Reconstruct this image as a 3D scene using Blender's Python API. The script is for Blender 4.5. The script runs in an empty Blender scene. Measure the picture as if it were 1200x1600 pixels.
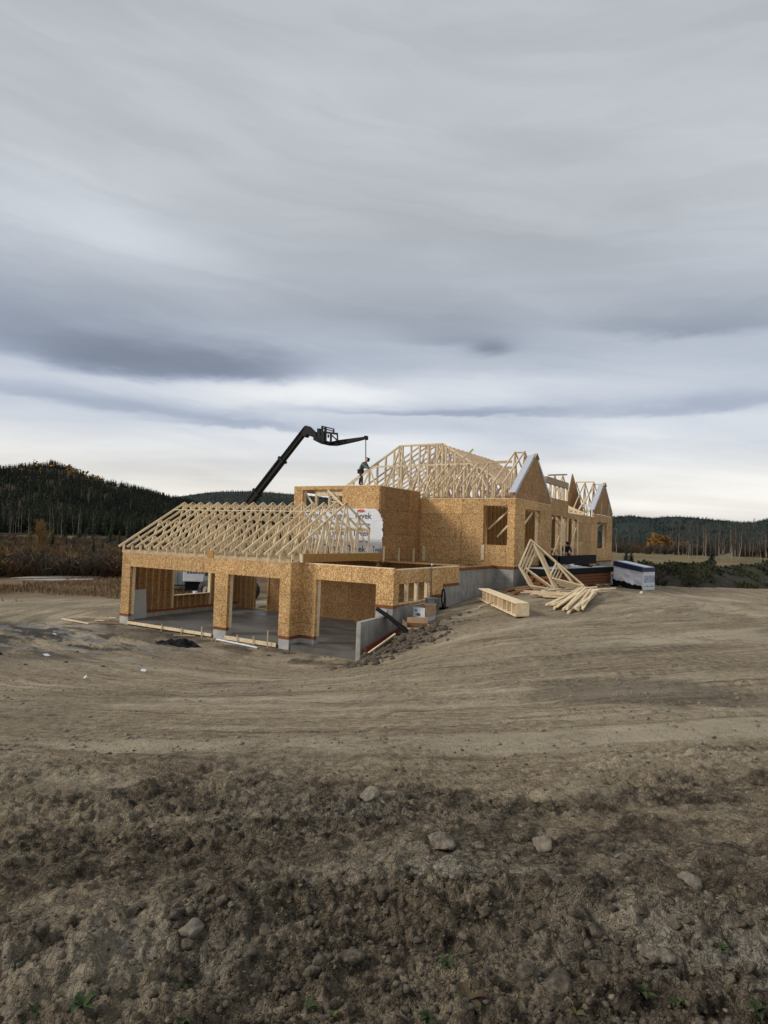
import bpy, math, random
import numpy as np
from mathutils import Vector, Matrix
random.seed(7); rng = np.random.default_rng(7)
R = math.radians
scene = bpy.context.scene
col = scene.collection

# ------------------------------------------------------------------ camera
FPX = 1001.0
AZ, PITCH, ROLL = R(31.2306), R(2.0761), R(1.8837)
fwd = np.array([0, math.cos(PITCH), math.sin(PITCH)])
rgt0 = np.array([1.0, 0, 0]); up0 = np.cross(rgt0, fwd)
rgt = math.cos(ROLL)*rgt0 + math.sin(ROLL)*up0
upv = -math.sin(ROLL)*rgt0 + math.cos(ROLL)*up0
cam_d = bpy.data.cameras.new("camera")
cam = bpy.data.objects.new("camera", cam_d); col.objects.link(cam)
cam.matrix_world = Matrix(((rgt[0], upv[0], -fwd[0], 0), (rgt[1], upv[1], -fwd[1], 0), (rgt[2], upv[2], -fwd[2], 0), (0, 0, 0, 1)))
cam_d.sensor_fit = 'VERTICAL'; cam_d.sensor_height = 36.0
cam_d.lens = 36.0*FPX/1600.0
cam_d.clip_start = 0.05; cam_d.clip_end = 20000
scene.camera = cam
scene.render.resolution_x = 768; scene.render.resolution_y = 1024

# ------------------------------------------------------------------ view, sun
scene.view_settings.view_transform = 'Standard'
scene.view_settings.look = 'None'
scene.view_settings.exposure = 0.60
scene.view_settings.gamma = 1.0
SUN_AZ, SUN_EL = R(256), R(31)           # compass style: clockwise from +Y
sun_d = bpy.data.lights.new("sun", 'SUN'); sun_d.energy = 1.5; sun_d.angle = R(13); sun_d.color = (1.0, 0.95, 0.88)
sun = bpy.data.objects.new("sun", sun_d); col.objects.link(sun)
sd = Vector((math.sin(SUN_AZ)*math.cos(SUN_EL), math.cos(SUN_AZ)*math.cos(SUN_EL), math.sin(SUN_EL)))
sun.rotation_euler = sd.to_track_quat('Z', 'Y').to_euler()

# ------------------------------------------------------------------ node helper
class NT:
    def __init__(s, tree): s.t = tree; s.n = tree.nodes; s.l = tree.links
    def node(s, typ, **kw):
        n = s.n.new(typ)
        for k, v in kw.items():
            setattr(n, k, v)
        return n
    def put(s, sock, v):
        if isinstance(v, bpy.types.NodeSocket): s.l.new(v, sock)
        elif isinstance(v, (tuple, list)) and len(v) == 3 and sock.type == 'RGBA': sock.default_value = (*v, 1)
        else: sock.default_value = v
    def m(s, op, a, b=0.0, c=0.0):
        n = s.n.new('ShaderNodeMath'); n.operation = op
        s.put(n.inputs[0], a); s.put(n.inputs[1], b); s.put(n.inputs[2], c)
        return n.outputs[0]
    def ss(s, v, a, b, o0=0.0, o1=1.0):
        n = s.n.new('ShaderNodeMapRange'); n.interpolation_type = 'SMOOTHSTEP'
        s.put(n.inputs['Value'], v); s.put(n.inputs['From Min'], a); s.put(n.inputs['From Max'], b)
        s.put(n.inputs['To Min'], o0); s.put(n.inputs['To Max'], o1)
        return n.outputs['Result']
    def mix(s, f, a, b, bt='MIX'):
        n = s.n.new('ShaderNodeMix'); n.data_type = 'RGBA'; n.blend_type = bt
        s.put(n.inputs[0], f); s.put(n.inputs[6], a); s.put(n.inputs[7], b)
        return n.outputs[2]
    def noise(s, vec, scale, detail=4, rough=.55, dist=0.0, lac=2.0, out='Fac'):
        n = s.n.new('ShaderNodeTexNoise')
        s.put(n.inputs['Vector'], vec); s.put(n.inputs['Scale'], scale); s.put(n.inputs['Detail'], detail)
        s.put(n.inputs['Roughness'], rough); s.put(n.inputs['Distortion'], dist); s.put(n.inputs['Lacunarity'], lac)
        return n.outputs[out]
    def voro(s, vec, scale, feature='F1', out='Distance', rand=1.0):
        n = s.n.new('ShaderNodeTexVoronoi'); n.feature = feature
        s.put(n.inputs['Vector'], vec); s.put(n.inputs['Scale'], scale); s.put(n.inputs['Randomness'], rand)
        return n.outputs[out]
    def mapping(s, vec, loc=(0,0,0), rot=(0,0,0), sc=(1,1,1)):
        n = s.n.new('ShaderNodeMapping')
        s.put(n.inputs['Vector'], vec); n.inputs['Location'].default_value = loc
        n.inputs['Rotation'].default_value = rot; n.inputs['Scale'].default_value = sc
        return n.outputs[0]
    def comb(s, x, y, z):
        n = s.n.new('ShaderNodeCombineXYZ'); s.put(n.inputs[0], x); s.put(n.inputs[1], y); s.put(n.inputs[2], z)
        return n.outputs[0]
    def sep(s, v):
        n = s.n.new('ShaderNodeSeparateXYZ'); s.put(n.inputs[0], v); return n.outputs
    def ramp(s, f, stops, interp='LINEAR'):
        n = s.n.new('ShaderNodeValToRGB'); s.put(n.inputs[0], f); r = n.color_ramp; r.interpolation = interp
        while len(r.elements) > 1: r.elements.remove(r.elements[-1])
        r.elements[0].position = stops[0][0]; r.elements[0].color = (*stops[0][1], 1)
        for p, c in stops[1:]:
            e = r.elements.new(p); e.color = (*c, 1)
        return n.outputs[0]
    def bump(s, h, strength=.3, dist=.02):
        n = s.n.new('ShaderNodeBump'); s.put(n.inputs['Height'], h); n.inputs['Strength'].default_value = strength
        n.inputs['Distance'].default_value = dist
        return n.outputs[0]

# ------------------------------------------------------------------ world: overcast sky with cloud banks
world = bpy.data.worlds.new("World"); scene.world = world; world.use_nodes = True
w = NT(world.node_tree); w.n.clear()
tc = w.node('ShaderNodeTexCoord').outputs['Generated']
dx, dy, dz = w.sep(tc)
az = w.m('MULTIPLY', w.m('ARCTAN2', dx, dy), 57.29578)      # degrees, 0 = +Y, + = right
el = w.m('MULTIPLY', w.m('ARCSINE', dz), 57.29578)
p1 = w.comb(w.m('MULTIPLY', az, .06), w.m('MULTIPLY', el, .22), 0.0)
wn = w.noise(p1, 1.0, 7, .6, .3)
wn2 = w.noise(w.comb(w.m('MULTIPLY', az, .022), w.m('MULTIPLY', el, .06), 7.0), 1.6, 4, .5)
azw = w.m('ADD', az, w.m('MULTIPLY', w.m('SUBTRACT', wn2, .5), 7.0))
elw = w.m('ADD', el, w.m('MULTIPLY', w.m('SUBTRACT', wn, .5), 3.6))
# the flat sheet of cloud seen in perspective
hz = w.m('ADD', w.m('MAXIMUM', dz, 0.0), .13)
cp_ = w.comb(w.m('DIVIDE', dx, hz), w.m('DIVIDE', dy, hz), 0.0)
cpr = w.mapping(cp_, rot=(0, 0, R(-38)), sc=(.42, 1.0, 1))
n1 = w.noise(cpr, .95, 7, .50, .45)
n3 = w.noise(w.comb(w.m('MULTIPLY', azw, .045), w.m('MULTIPLY', w.m('ADD', elw, w.m('MULTIPLY', az, .10)), .33), 3.0), 1.1, 7, .54, .4)
n2 = w.noise(w.mapping(cp_, loc=(3, 8, 0), rot=(0, 0, R(-30)), sc=(.5, 1.0, 1)), .42, 4, .5, .2)
def blob(a0, e0, sa, se, tilt=0.0, sharp=0):
    A, E_ = azw, elw
    da = w.m('SUBTRACT', A, a0)
    de = w.m('SUBTRACT', w.m('SUBTRACT', E_, e0), w.m('MULTIPLY', da, tilt))
    q = w.m('ADD', w.m('POWER', w.m('ABSOLUTE', w.m('DIVIDE', da, sa)), 2.0), w.m('POWER', w.m('ABSOLUTE', w.m('DIVIDE', de, se)), 2.0))
    g = w.m('EXPONENT', w.m('MULTIPLY', q, -1.0))
    if sharp: g = w.m('MULTIPLY', g, w.ss(de, -.75*se, -.1*se))
    return g
def add(*a):
    r = a[0]
    for x in a[1:]: r = w.m('ADD', r, x)
    return r
def mul(a, k): return w.m('MULTIPLY', a, k)
# brightness by elevation
base = w.ramp(w.m('DIVIDE', el, 60.0), [(0.0, (.66,)*3), (.07, (.74,)*3), (.15, (.64,)*3), (.25, (.52,)*3), (.42, (.48,)*3), (.75, (.48,)*3), (1.0, (.46,)*3)])
base = w.sep(base)[0]
# strength, azimuth, elevation, half width, half height (degrees), tilt, crisp lower edge
SKYBLOBS = [(.52, -17, 13.6, 11, 1.8, .04, 1), (.25, -13, 13.9, 6, 1.2, .06, 1), (.30, -24, 13.6, 11, 2.0, 0, 1), (.34, -28, 16.0, 13, 3.0, -.05, 0), (.20, 0, 18.7, 16, 2.6, -.05, 0),
            (.45, 9.5, 16.4, 1.9, .5, 0, 0), (.24, 6, 17.2, 5, 1.3, -.02, 1), (.34, 27, 17.4, 9, 1.7, -.06, 1),
            (.30, 27, 11.2, 10, 1.0, 0, 1), (.36, 6, 10.8, 11, .55, .01, 1), (.30, -22, 9.9, 13, 1.1, -.02, 1),
            (.28, -12, 9.1, 8, .6, .01, 1), (-.16, -8, 12.0, 12, 1.1, 0, 0), (-.14, -28, 22, 12, 2.0, -.1, 0),
            (.10, 10, 26, 18, 2.5, -.3, 0), (-.12, 14, 13.6, 12, 1.0, 0, 0), (-.16, -26, 25, 13, 3.0, -.25, 0), (-.12, 6, 29, 15, 3.0, -.35, 0), (-.14, -5, 12.6, 9, .9, .03, 0)]
dark = 0.0
for b in SKYBLOBS:
    k = b[0]; v = mul(blob(*b[1:]), k)
    dark = w.m('ADD', dark, v)
lum = w.m('MULTIPLY', w.m('MULTIPLY', base, .74), w.ss(n1, .28, .72, .87, 1.12))
lum = w.m('MULTIPLY', lum, w.ss(n2, .3, .7, .88, 1.10))
lum = w.m('MULTIPLY', lum, w.ss(n3, .3, .7, .94, 1.05))
dark = w.m('MULTIPLY', w.m('TANH', w.m('MULTIPLY', dark, 1.6)), .66)
lum = w.m('MULTIPLY', lum, w.m('SUBTRACT', 1.0, dark))
lum = w.m('MAXIMUM', lum, .05)
warm = w.ss(el, 9.5, 3.0)
# dark cloud is bluer, bright cloud slightly warm
tint = w.mix(w.ss(lum, .12, .66), (.78, .93, 1.24), (.985, 1.0, 1.0))
tint = w.mix(w.ss(el, 9, 28), tint, (.93, .985, 1.045))
tint = w.mix(warm, tint, (1.035, 1.0, .94))
cloud = w.mix(1.0, w.mix(1.0, tint, w.comb(lum, lum, lum), 'MULTIPLY'), (10.0, 10.0, 10.0), 'MULTIPLY')
sky = w.node('ShaderNodeTexSky', sky_type='NISHITA')
sky.sun_disc = False; sky.sun_elevation = SUN_EL; sky.sun_rotation = SUN_AZ
full = w.mix(.96, sky.outputs[0], cloud)
bg = w.node('ShaderNodeBackground'); w.put(bg.inputs[0], full); bg.inputs[1].default_value = 0.1
wo = w.node('ShaderNodeOutputWorld'); w.l.new(bg.outputs[0], wo.inputs[0])
# ------------------------------------------------------------------ materials
def new_mat(name):
    m = bpy.data.materials.new(name); m.use_nodes = True
    t = NT(m.node_tree); b = t.n['Principled BSDF']
    return m, t, b
def pos(t): return t.node('ShaderNodeTexCoord').outputs['Object']
def wpos(t): return t.node('ShaderNodeNewGeometry').outputs['Position']
def simple(name, c, rough=.6, metal=0.0, var=.12, sc=8.0, bump=0.0, spec=.5):
    m, t, b = new_mat(name)
    n = t.noise(pos(t), sc, 4, .6)
    f = t.ss(n, .3, .7)
    t.put(b.inputs['Base Color'], t.mix(f, tuple(x*(1-var) for x in c), tuple(min(1, x*(1+var)) for x in c)))
    b.inputs['Roughness'].default_value = rough; b.inputs['Metallic'].default_value = metal
    b.inputs['Specular IOR Level'].default_value = spec
    if bump: t.put(b.inputs['Normal'], t.bump(n, bump, .02))
    return m
def osb(name, lo, mid, hi, k=1.0):
    m, t, b = new_mat(name)
    p = pos(t)
    wv = t.noise(p, 9, 2, .5, out='Color')
    pj = t.node('ShaderNodeVectorMath', operation='MULTIPLY_ADD')
    t.put(pj.inputs[0], wv); pj.inputs[1].default_value = (.12, .12, .12); t.put(pj.inputs[2], p)
    v1 = t.voro(t.mapping(pj.outputs[0], rot=(R(35), R(20), R(30)), sc=(1, 1, 2.4)), 30, out='Color')
    v2 = t.voro(t.mapping(pj.outputs[0], rot=(R(-50), R(65), R(-20)), sc=(1.9, 1, 1)), 17, out='Color')
    a = t.sep(v1)[0]; c = t.sep(v2)[1]
    f = t.m('ADD', t.m('MULTIPLY', a, .55), t.m('MULTIPLY', c, .45))
    f = t.m('ADD', f, t.m('MULTIPLY', t.m('SUBTRACT', t.noise(p, 1.3, 3, .6), .5), .35))
    r = t.ramp(f, [(.08, lo), (.30, tuple(.5*(x+y) for x, y in zip(lo, mid))), (.52, mid), (.72, hi), (1.0, tuple(min(.9, x*1.2) for x in hi))])
    # panel joints every 1.22 m up and small tone steps from sheet to sheet
    x, y, z = t.sep(p)
    zz = t.m('PINGPONG', t.m('ADD', z, .35), .61)
    joint = t.m('LESS_THAN', zz, .009)
    nx_, ny_, nz_ = t.sep(t.node('ShaderNodeTexCoord').outputs['Normal'])
    jx = t.m('MULTIPLY', t.m('LESS_THAN', t.m('PINGPONG', x, 1.22), .011), t.m('GREATER_THAN', t.m('ABSOLUTE', ny_), .5))
    jy = t.m('MULTIPLY', t.m('LESS_THAN', t.m('PINGPONG', t.m('ADD', y, .3), 1.22), .011), t.m('GREATER_THAN', t.m('ABSOLUTE', nx_), .5))
    joint = t.m('MAXIMUM', joint, t.m('MAXIMUM', jx, jy))
    sheet = t.node('ShaderNodeTexWhiteNoise'); sheet.noise_dimensions = '3D'
    t.put(sheet.inputs[0], t.comb(t.m('FLOOR', t.m('DIVIDE', x, 2.44)), t.m('FLOOR', t.m('DIVIDE', t.m('ADD', y, .3), 2.44)), t.m('FLOOR', t.m('DIVIDE', t.m('ADD', z, .35), 1.22))))
    tone = t.m('ADD', .80, t.m('MULTIPLY', sheet.outputs[0], .32))
    r = t.mix(1.0, r, t.comb(tone, tone, tone), 'MULTIPLY')
    st = t.ss(t.noise(t.mapping(p, sc=(1, 1, .35)), 1.1, 5, .6), .55, .75, 1.0, .78)
    r = t.mix(1.0, r, t.comb(st, t.m('MULTIPLY', st, .98), t.m('MULTIPLY', st, .94)), 'MULTIPLY')
    r = t.mix(t.m('MULTIPLY', joint, .7), r, (.12, .075, .03))
    t.put(b.inputs['Base Color'], r); b.inputs['Roughness'].default_value = .75
    b.inputs['Specular IOR Level'].default_value = .25
    t.put(b.inputs['Normal'], t.bump(f, .35, .008))
    return m
def wood(name, c1, c2, rough=.7, dirt=.25):
    m, t, b = new_mat(name)
    p = pos(t)
    oi = t.node('ShaderNodeObjectInfo').outputs['Random']
    g = t.noise(p, 6, 6, .65)
    g2 = t.noise(p, 38, 3, .6)
    f = t.m('ADD', t.m('MULTIPLY', g, .65), t.m('MULTIPLY', g2, .35))
    c = t.mix(t.ss(f, .35, .65), c1, c2)
    k = t.m('ADD', .86, t.m('MULTIPLY', oi, .26))
    c = t.mix(1.0, c, t.comb(k, k, t.m('MULTIPLY', k, .98)), 'MULTIPLY')
    d = t.ss(t.noise(p, 1.7, 5, .6), .52, .75, 0, dirt)
    c = t.mix(d, c, (.22, .16, .10))
    t.put(b.inputs['Base Color'], c); b.inputs['Roughness'].default_value = rough
    b.inputs['Specular IOR Level'].default_value = .25
    return m
def concrete(name, c, rough=.85, boards=True, dirt=.4):
    m, t, b = new_mat(name)
    p = pos(t)
    n = t.noise(p, 2.2, 7, .62); n2 = t.noise(p, 25, 3, .6)
    k = t.m('ADD', t.ss(n, .3, .7, .72, 1.12), t.m('MULTIPLY', t.m('SUBTRACT', n2, .5), .25))
    cc = t.mix(1.0, c, t.comb(k, k, k), 'MULTIPLY')
    x, y, z = t.sep(p)
    if boards:
        j = t.m('LESS_THAN', t.m('PINGPONG', y, .61), .012)
        j2 = t.m('LESS_THAN', t.m('PINGPONG', t.m('ADD', z, .1), .30), .008)
        cc = t.mix(t.m('MULTIPLY', t.m('MAXIMUM', j, t.m('MULTIPLY', j2, .5)), .5), cc, (.09, .09, .085))
    d = t.ss(t.noise(t.mapping(p, sc=(1, 1, .3)), 1.4, 5, .65), .45, .72, 0, dirt)
    cc = t.mix(d, cc, (.16, .13, .10))
    t.put(b.inputs['Base Color'], cc); b.inputs['Roughness'].default_value = rough
    t.put(b.inputs['Normal'], t.bump(n2, .25, .01))
    return m
M = {}
M['osb'] = osb('osb', (.23, .105, .034), (.53, .31, .125), (.78, .54, .28))
M['osb_dark'] = osb('osb_shaded', (.16, .072, .028), (.35, .19, .08), (.49, .31, .15))  # darker OSB copy: shade of inner and sun-averted walls put into its colour
M['wood'] = wood('spruce_lumber', (.66, .50, .31), (.84, .70, .48), dirt=.12)
M['wood_grey'] = wood('weathered_lumber', (.36, .27, .17), (.55, .43, .28), dirt=.4)
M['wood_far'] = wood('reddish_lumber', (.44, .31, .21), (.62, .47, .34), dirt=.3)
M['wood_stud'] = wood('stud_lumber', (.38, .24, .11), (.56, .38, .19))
M['lvl'] = wood('laminated_beam', (.36, .19, .05), (.50, .28, .08), rough=.5, dirt=.1)
M['plate'] = wood('treated_sill', (.15, .052, .018), (.24, .085, .03), dirt=.2)
M['redboard'] = simple('red_board', (.26, .055, .025), .7)
M['concrete'] = concrete('foundation_concrete', (.35, .335, .30), dirt=.6)
M['concrete_pale'] = concrete('pier_concrete', (.46, .44, .41), boards=False, dirt=.3)
# wet garage slab
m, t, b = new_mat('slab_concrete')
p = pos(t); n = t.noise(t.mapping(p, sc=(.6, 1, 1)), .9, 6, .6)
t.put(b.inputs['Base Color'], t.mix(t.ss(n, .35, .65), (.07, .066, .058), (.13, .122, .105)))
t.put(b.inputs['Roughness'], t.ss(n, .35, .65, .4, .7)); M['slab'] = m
M['steel'] = simple('black_painted_steel', (.010, .010, .011), .6, .0, .3, spec=.2)
M['steel_grey'] = simple('grey_painted_steel', (.13, .13, .13), .5)
M['orange'] = simple('red_orange_paint', (.45, .06, .02), .45)
M['rubber'] = simple('tyre_rubber', (.05, .046, .04), .9, var=.5, sc=5)
M['rim'] = simple('dusty_rim', (.30, .27, .22), .7, var=.3)
M['black'] = simple('black_membrane', (.006, .006, .007), .75, var=.4, sc=4, spec=.15)
M['glass'] = simple('dark_cab_glass', (.02, .025, .03), .1)
M['tarp_blue'] = simple('navy_stripe', (.010, .018, .08), .5)
M['cardboard'] = simple('cardboard', (.40, .24, .13), .85, sc=5)
M['cardboard_in'] = simple('cardboard_inside', (.28, .155, .075), .85, sc=5)
M['white_card'] = simple('white_carton', (.62, .63, .66), .8)
M['grey_plastic'] = simple('grey_plastic', (.10, .125, .135), .5)
M['pipe_white'] = simple('pale_conduit', (.45, .43, .42), .5)
M['white'] = simple('white_plastic', (.72, .73, .75), .6)
M['text'] = simple('print_grey', (.06, .075, .10), .6)
M['text_blue'] = simple('print_blue', (.03, .10, .26), .6)
M['text_red'] = simple('print_red', (.55, .08, .06), .6)
M['trailer'] = simple('grey_trailer_panel', (.22, .25, .25), .5, var=.15, sc=1.5)
M['sheet_grey'] = simple('pale_board', (.42, .43, .43), .8)
def wrapmat(name, c):
    m, t, b = new_mat(name)
    p = pos(t); n = t.noise(p, 1.6, 6, .6, .6); n2 = t.noise(t.mapping(p, rot=(.4, .7, .2), sc=(.6, 1, 2.5)), 5, 4, .55, .8)
    t.put(b.inputs['Base Color'], t.mix(t.ss(n, .3, .7), tuple(x*.93 for x in c), c))
    b.inputs['Roughness'].default_value = .55
    t.put(b.inputs['Normal'], t.bump(t.m('ADD', n, t.m('MULTIPLY', n2, .6)), .6, .07))
    return m
M['wrap'] = wrapmat('white_house_wrap', (.74, .76, .80))
M['fascia'] = wrapmat('white_membrane_strip', (.50, .52, .56))
def leafmat(name, a, b_, sc=3.0, trans=.0):
    m, t, b = new_mat(name)
    n = t.noise(wpos(t), sc, 4, .65)
    oi = t.node('ShaderNodeObjectInfo').outputs['Random']
    c = t.mix(t.ss(n, .32, .68), a, b_)
    k = t.m('ADD', .8, t.m('MULTIPLY', oi, .4))
    t.put(b.inputs['Base Color'], t.mix(1.0, c, t.comb(k, k, k), 'MULTIPLY'))
    b.inputs['Roughness'].default_value = .85; b.inputs['Specular IOR Level'].default_value = .15
    return m
M['spruce'] = leafmat('spruce_needles', (.012, .019, .012), (.034, .046, .024), .8)
M['forest'] = leafmat('forest_needles', (.007, .011, .007), (.024, .029, .014), .02)
M['forest_far'] = leafmat('far_forest', (.009, .016, .017), (.018, .027, .025), .01)  # blue cast of distant air mixed into the needle colour
M['aspen_bark'] = leafmat('aspen_bark', (.13, .115, .095), (.28, .25, .21), .5)
M['twig'] = leafmat('bare_twigs', (.05, .040, .031), (.105, .085, .065), .4)
M['twig_tan'] = leafmat('golden_twigs', (.16, .10, .045), (.26, .17, .07), .4)
M['willow'] = leafmat('willow_shrub', (.062, .034, .022), (.125, .072, .045), .03)
M['willow2'] = leafmat('grey_shrub', (.055, .046, .032), (.12, .098, .066), .03)
M['gold'] = leafmat('gold_leaves', (.20, .10, .025), (.33, .18, .045), .3)
M['bark'] = leafmat('dark_bark', (.045, .035, .027), (.09, .07, .055), 1.0)
M['dry_grass'] = leafmat('dry_grass', (.15, .09, .045), (.30, .21, .115), .2)
M['weed'] = leafmat('weed_leaves', (.024, .036, .014), (.06, .082, .032), 9)
M['weed_red'] = leafmat('red_green_leaves', (.09, .045, .03), (.08, .10, .04), 12)
M['berm_weed'] = leafmat('berm_weeds', (.016, .022, .010), (.060, .062, .026), .8)
M['rock'] = simple('pale_rock', (.16, .132, .095), .95, var=.5, sc=22, bump=1.0)
M['clod'] = simple('dark_clod', (.092, .072, .049), .95, var=.6, sc=26, bump=1.0)
M['clod_tan'] = simple('tan_clod', (.20, .165, .125), .95, var=.35, sc=18, bump=.8)
RCX, RCY = 1.0, 34.5
# ground: topsoil, graded clay, far fields; which soil lies where comes in as attributes
m, t, b = new_mat('ground_soil')
P = wpos(t); x, y, z = t.sep(P)
def attr(t, n): a = t.node('ShaderNodeAttribute'); a.attribute_name = n; return a.outputs['Fac']
tan = attr(t, 'tan'); grey = attr(t, 'grey'); fld = attr(t, 'field'); stk = attr(t, 'streak'); moist = attr(t, 'moist')
na = t.noise(P, 1.1, 9, .64); nb = t.noise(P, 9, 9, .74); nc = t.noise(P, 45, 5, .72); nm = t.noise(P, 3.1, 9, .70)
# ruts in polar form round the garage apron, crisp and fine
ddx = t.m('SUBTRACT', x, RCX); ddy = t.m('SUBTRACT', y, RCY)
rad = t.m('SQRT', t.m('ADD', t.m('MULTIPLY', ddx, ddx), t.m('MULTIPLY', ddy, ddy))); ang = t.m('ARCTAN2', ddy, ddx)
radw = t.m('ADD', rad, t.m('MULTIPLY', t.noise(P, .13, 2, .5), 1.5))
s1 = t.noise(t.comb(t.m('MULTIPLY', radw, 1.9), t.m('MULTIPLY', ang, 3.2), 0.0), 1.0, 10, .68)
s2 = t.noise(t.comb(t.m('MULTIPLY', radw, 7.5), t.m('MULTIPLY', ang, 11.0), 3.0), 1.0, 8, .68)
pw = t.node('ShaderNodeVectorMath', operation='MULTIPLY_ADD'); t.put(pw.inputs[0], t.noise(P, 14, 4, .6, out='Color')); pw.inputs[1].default_value = (.09, .09, .09); t.put(pw.inputs[2], P)
vc1 = t.sep(t.voro(pw.outputs[0], 15, out='Color'))[0]; vc2 = t.sep(t.voro(pw.outputs[0], 38, out='Color'))[1]
ve = t.voro(pw.outputs[0], 15, 'DISTANCE_TO_EDGE'); ve2 = t.voro(pw.outputs[0], 38, 'DISTANCE_TO_EDGE')
crk = t.m('MULTIPLY', t.ss(ve, .10, .0), t.ss(na, .45, .6))
tone_ = t.m('ADD', .62, t.m('ADD', t.m('MULTIPLY', vc1, .40), t.m('MULTIPLY', vc2, .42)))
dark = t.mix(t.ss(nb, .36, .62), (.046, .034, .022), (.215, .168, .112))
dark = t.mix(t.ss(nm, .50, .62, 0, .85), dark, (.34, .275, .185))
dark = t.mix(t.ss(nc, .58, .76, 0, .7), dark, (.27, .23, .17))
dark = t.mix(t.ss(na, .40, .28, 0, .7), dark, (.048, .036, .025))
tanc = t.mix(t.ss(nb, .30, .68), (.27, .205, .125), (.48, .385, .250))
tanc = t.mix(t.ss(s1, .51, .60, 0, .85), tanc, (.58, .485, .345))
tanc = t.mix(t.ss(s1, .47, .38, 0, .85), tanc, (.14, .110, .075))
tanc = t.mix(t.ss(s2, .52, .60, 0, .5), tanc, (.54, .445, .305))
tanc = t.mix(t.ss(s2, .47, .39, 0, .55), tanc, (.12, .094, .063))
tanc = t.mix(t.ss(nm, .42, .30, 0, .65), tanc, (.115, .090, .062))
tanc = t.mix(t.ss(nc, .60, .8, 0, .5), tanc, (.12, .095, .07))
dark = t.mix(1.0, dark, t.comb(tone_, tone_, tone_), 'MULTIPLY'); dark = t.mix(t.m('MULTIPLY', crk, .6), dark, (.030, .023, .016))
tn2 = t.m('ADD', .82, t.m('MULTIPLY', vc2, .36)); tanc = t.mix(1.0, tanc, t.comb(tn2, tn2, tn2), 'MULTIPLY')
l1 = t.noise(t.comb(t.m('MULTIPLY', radw, .55), t.m('MULTIPLY', ang, 1.3), 9.0), 1.0, 5, .6)
tanc = t.mix(t.ss(l1, .50, .60, 0, .75), tanc, (.58, .485, .345)); tanc = t.mix(t.ss(l1, .46, .34, 0, .50), tanc, (.14, .108, .070))
plain = t.mix(t.ss(nb, .34, .64), (.20, .155, .100), (.50, .405, .275)); plain = t.mix(t.ss(nm, .44, .34, 0, .8), plain, (.125, .096, .064))
tanc = t.mix(t.ss(t.noise(P, .55, 6, .68), .47, .60, .10, .80), tanc, plain)
# tyre cleat prints along some of the ruts
band = t.ss(t.m('ABSOLUTE', t.m('SUBTRACT', t.m('PINGPONG', radw, 1.15), .55)), .26, .20)
band = t.m('MULTIPLY', band, t.ss(t.noise(P, .22, 2, .5), .52, .60))
cle = t.m('MULTIPLY', t.m('GREATER_THAN', t.m('SINE', t.m('ADD', t.m('MULTIPLY', ang, 520.0), t.m('MULTIPLY', radw, 9.0))), .25), band)
tanc = t.mix(t.m('MULTIPLY', cle, t.ss(nm, .35, .6, .1, .5)), tanc, (.12, .095, .065))
pal = attr(t, 'crumb'); c = t.mix(tan, dark, tanc)
c = t.mix(t.m('MULTIPLY', pal, t.ss(nb, .34, .56)), c, t.mix(vc2, (.24, .205, .15), (.48, .43, .34)))
gr = t.mix(t.ss(nb, .3, .7), (.15, .15, .145), (.33, .32, .30))
c = t.mix(grey, c, gr)
c = t.mix(moist, c, t.mix(t.ss(nb, .4, .6), (.030, .023, .017), (.085, .068, .050)))
ft = t.noise(t.mapping(P, sc=(.5, 1.6, 1)), .035, 7, .65, .5)
f1 = t.ramp(ft, [(.30, (.085, .062, .032)), (.42, (.14, .105, .052)), (.50, (.27, .195, .095)), (.56, (.105, .105, .045)), (.62, (.17, .135, .07)), (.72, (.27, .22, .14))])
fr = t.mix(t.ss(t.noise(P, .25, 6, .7), .35, .65), (.13, .075, .040), (.27, .18, .10))
fred = attr(t, 'redgrass')
f1 = t.mix(fred, f1, fr)
f1 = t.mix(t.ss(nb, .4, .7, 0, .35), f1, (.07, .055, .035))
c = t.mix(fld, c, f1)
t.put(b.inputs['Base Color'], c); t.put(b.inputs['Roughness'], t.ss(moist, 0, 1, .95, .7))
b.inputs['Specular IOR Level'].default_value = .2
hb = t.m('ADD', t.m('MULTIPLY', nb, .6), t.m('MULTIPLY', nc, .35))
hb = t.m('ADD', hb, t.m('MULTIPLY', t.m('ADD', t.m('MULTIPLY', t.ss(ve, 0, .16), .35), t.m('MULTIPLY', t.ss(ve2, 0, .16), .18)), t.m('SUBTRACT', 1.0, t.m('MULTIPLY', tan, .6))))
hb = t.m('ADD', hb, t.m('MULTIPLY', t.m('ADD', t.m('MULTIPLY', s2, .8), t.m('MULTIPLY', cle, -.12)), tan))
t.put(b.inputs['Normal'], t.bump(hb, 1.0, .07)); M['ground'] = m
# ------------------------------------------------------------------ places: house frame (u right along the front, v away, z up) and pixels
UX = np.array([math.cos(AZ), -math.sin(AZ)]); VX = np.array([math.sin(AZ), math.cos(AZ)])
def W(u, v, z=0.0):
    p = u*UX + v*VX
    return (float(p[0]), float(p[1]), float(z))
def UV(x, y):
    return x*UX[0]+y*UX[1], x*VX[0]+y*VX[1]
def gp(px, py, z):
    d = fwd + rgt*(px-600)/FPX - upv*(py-800)/FPX
    k = z/d[2]
    return (float(d[0]*k), float(d[1]*k), float(z))
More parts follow.
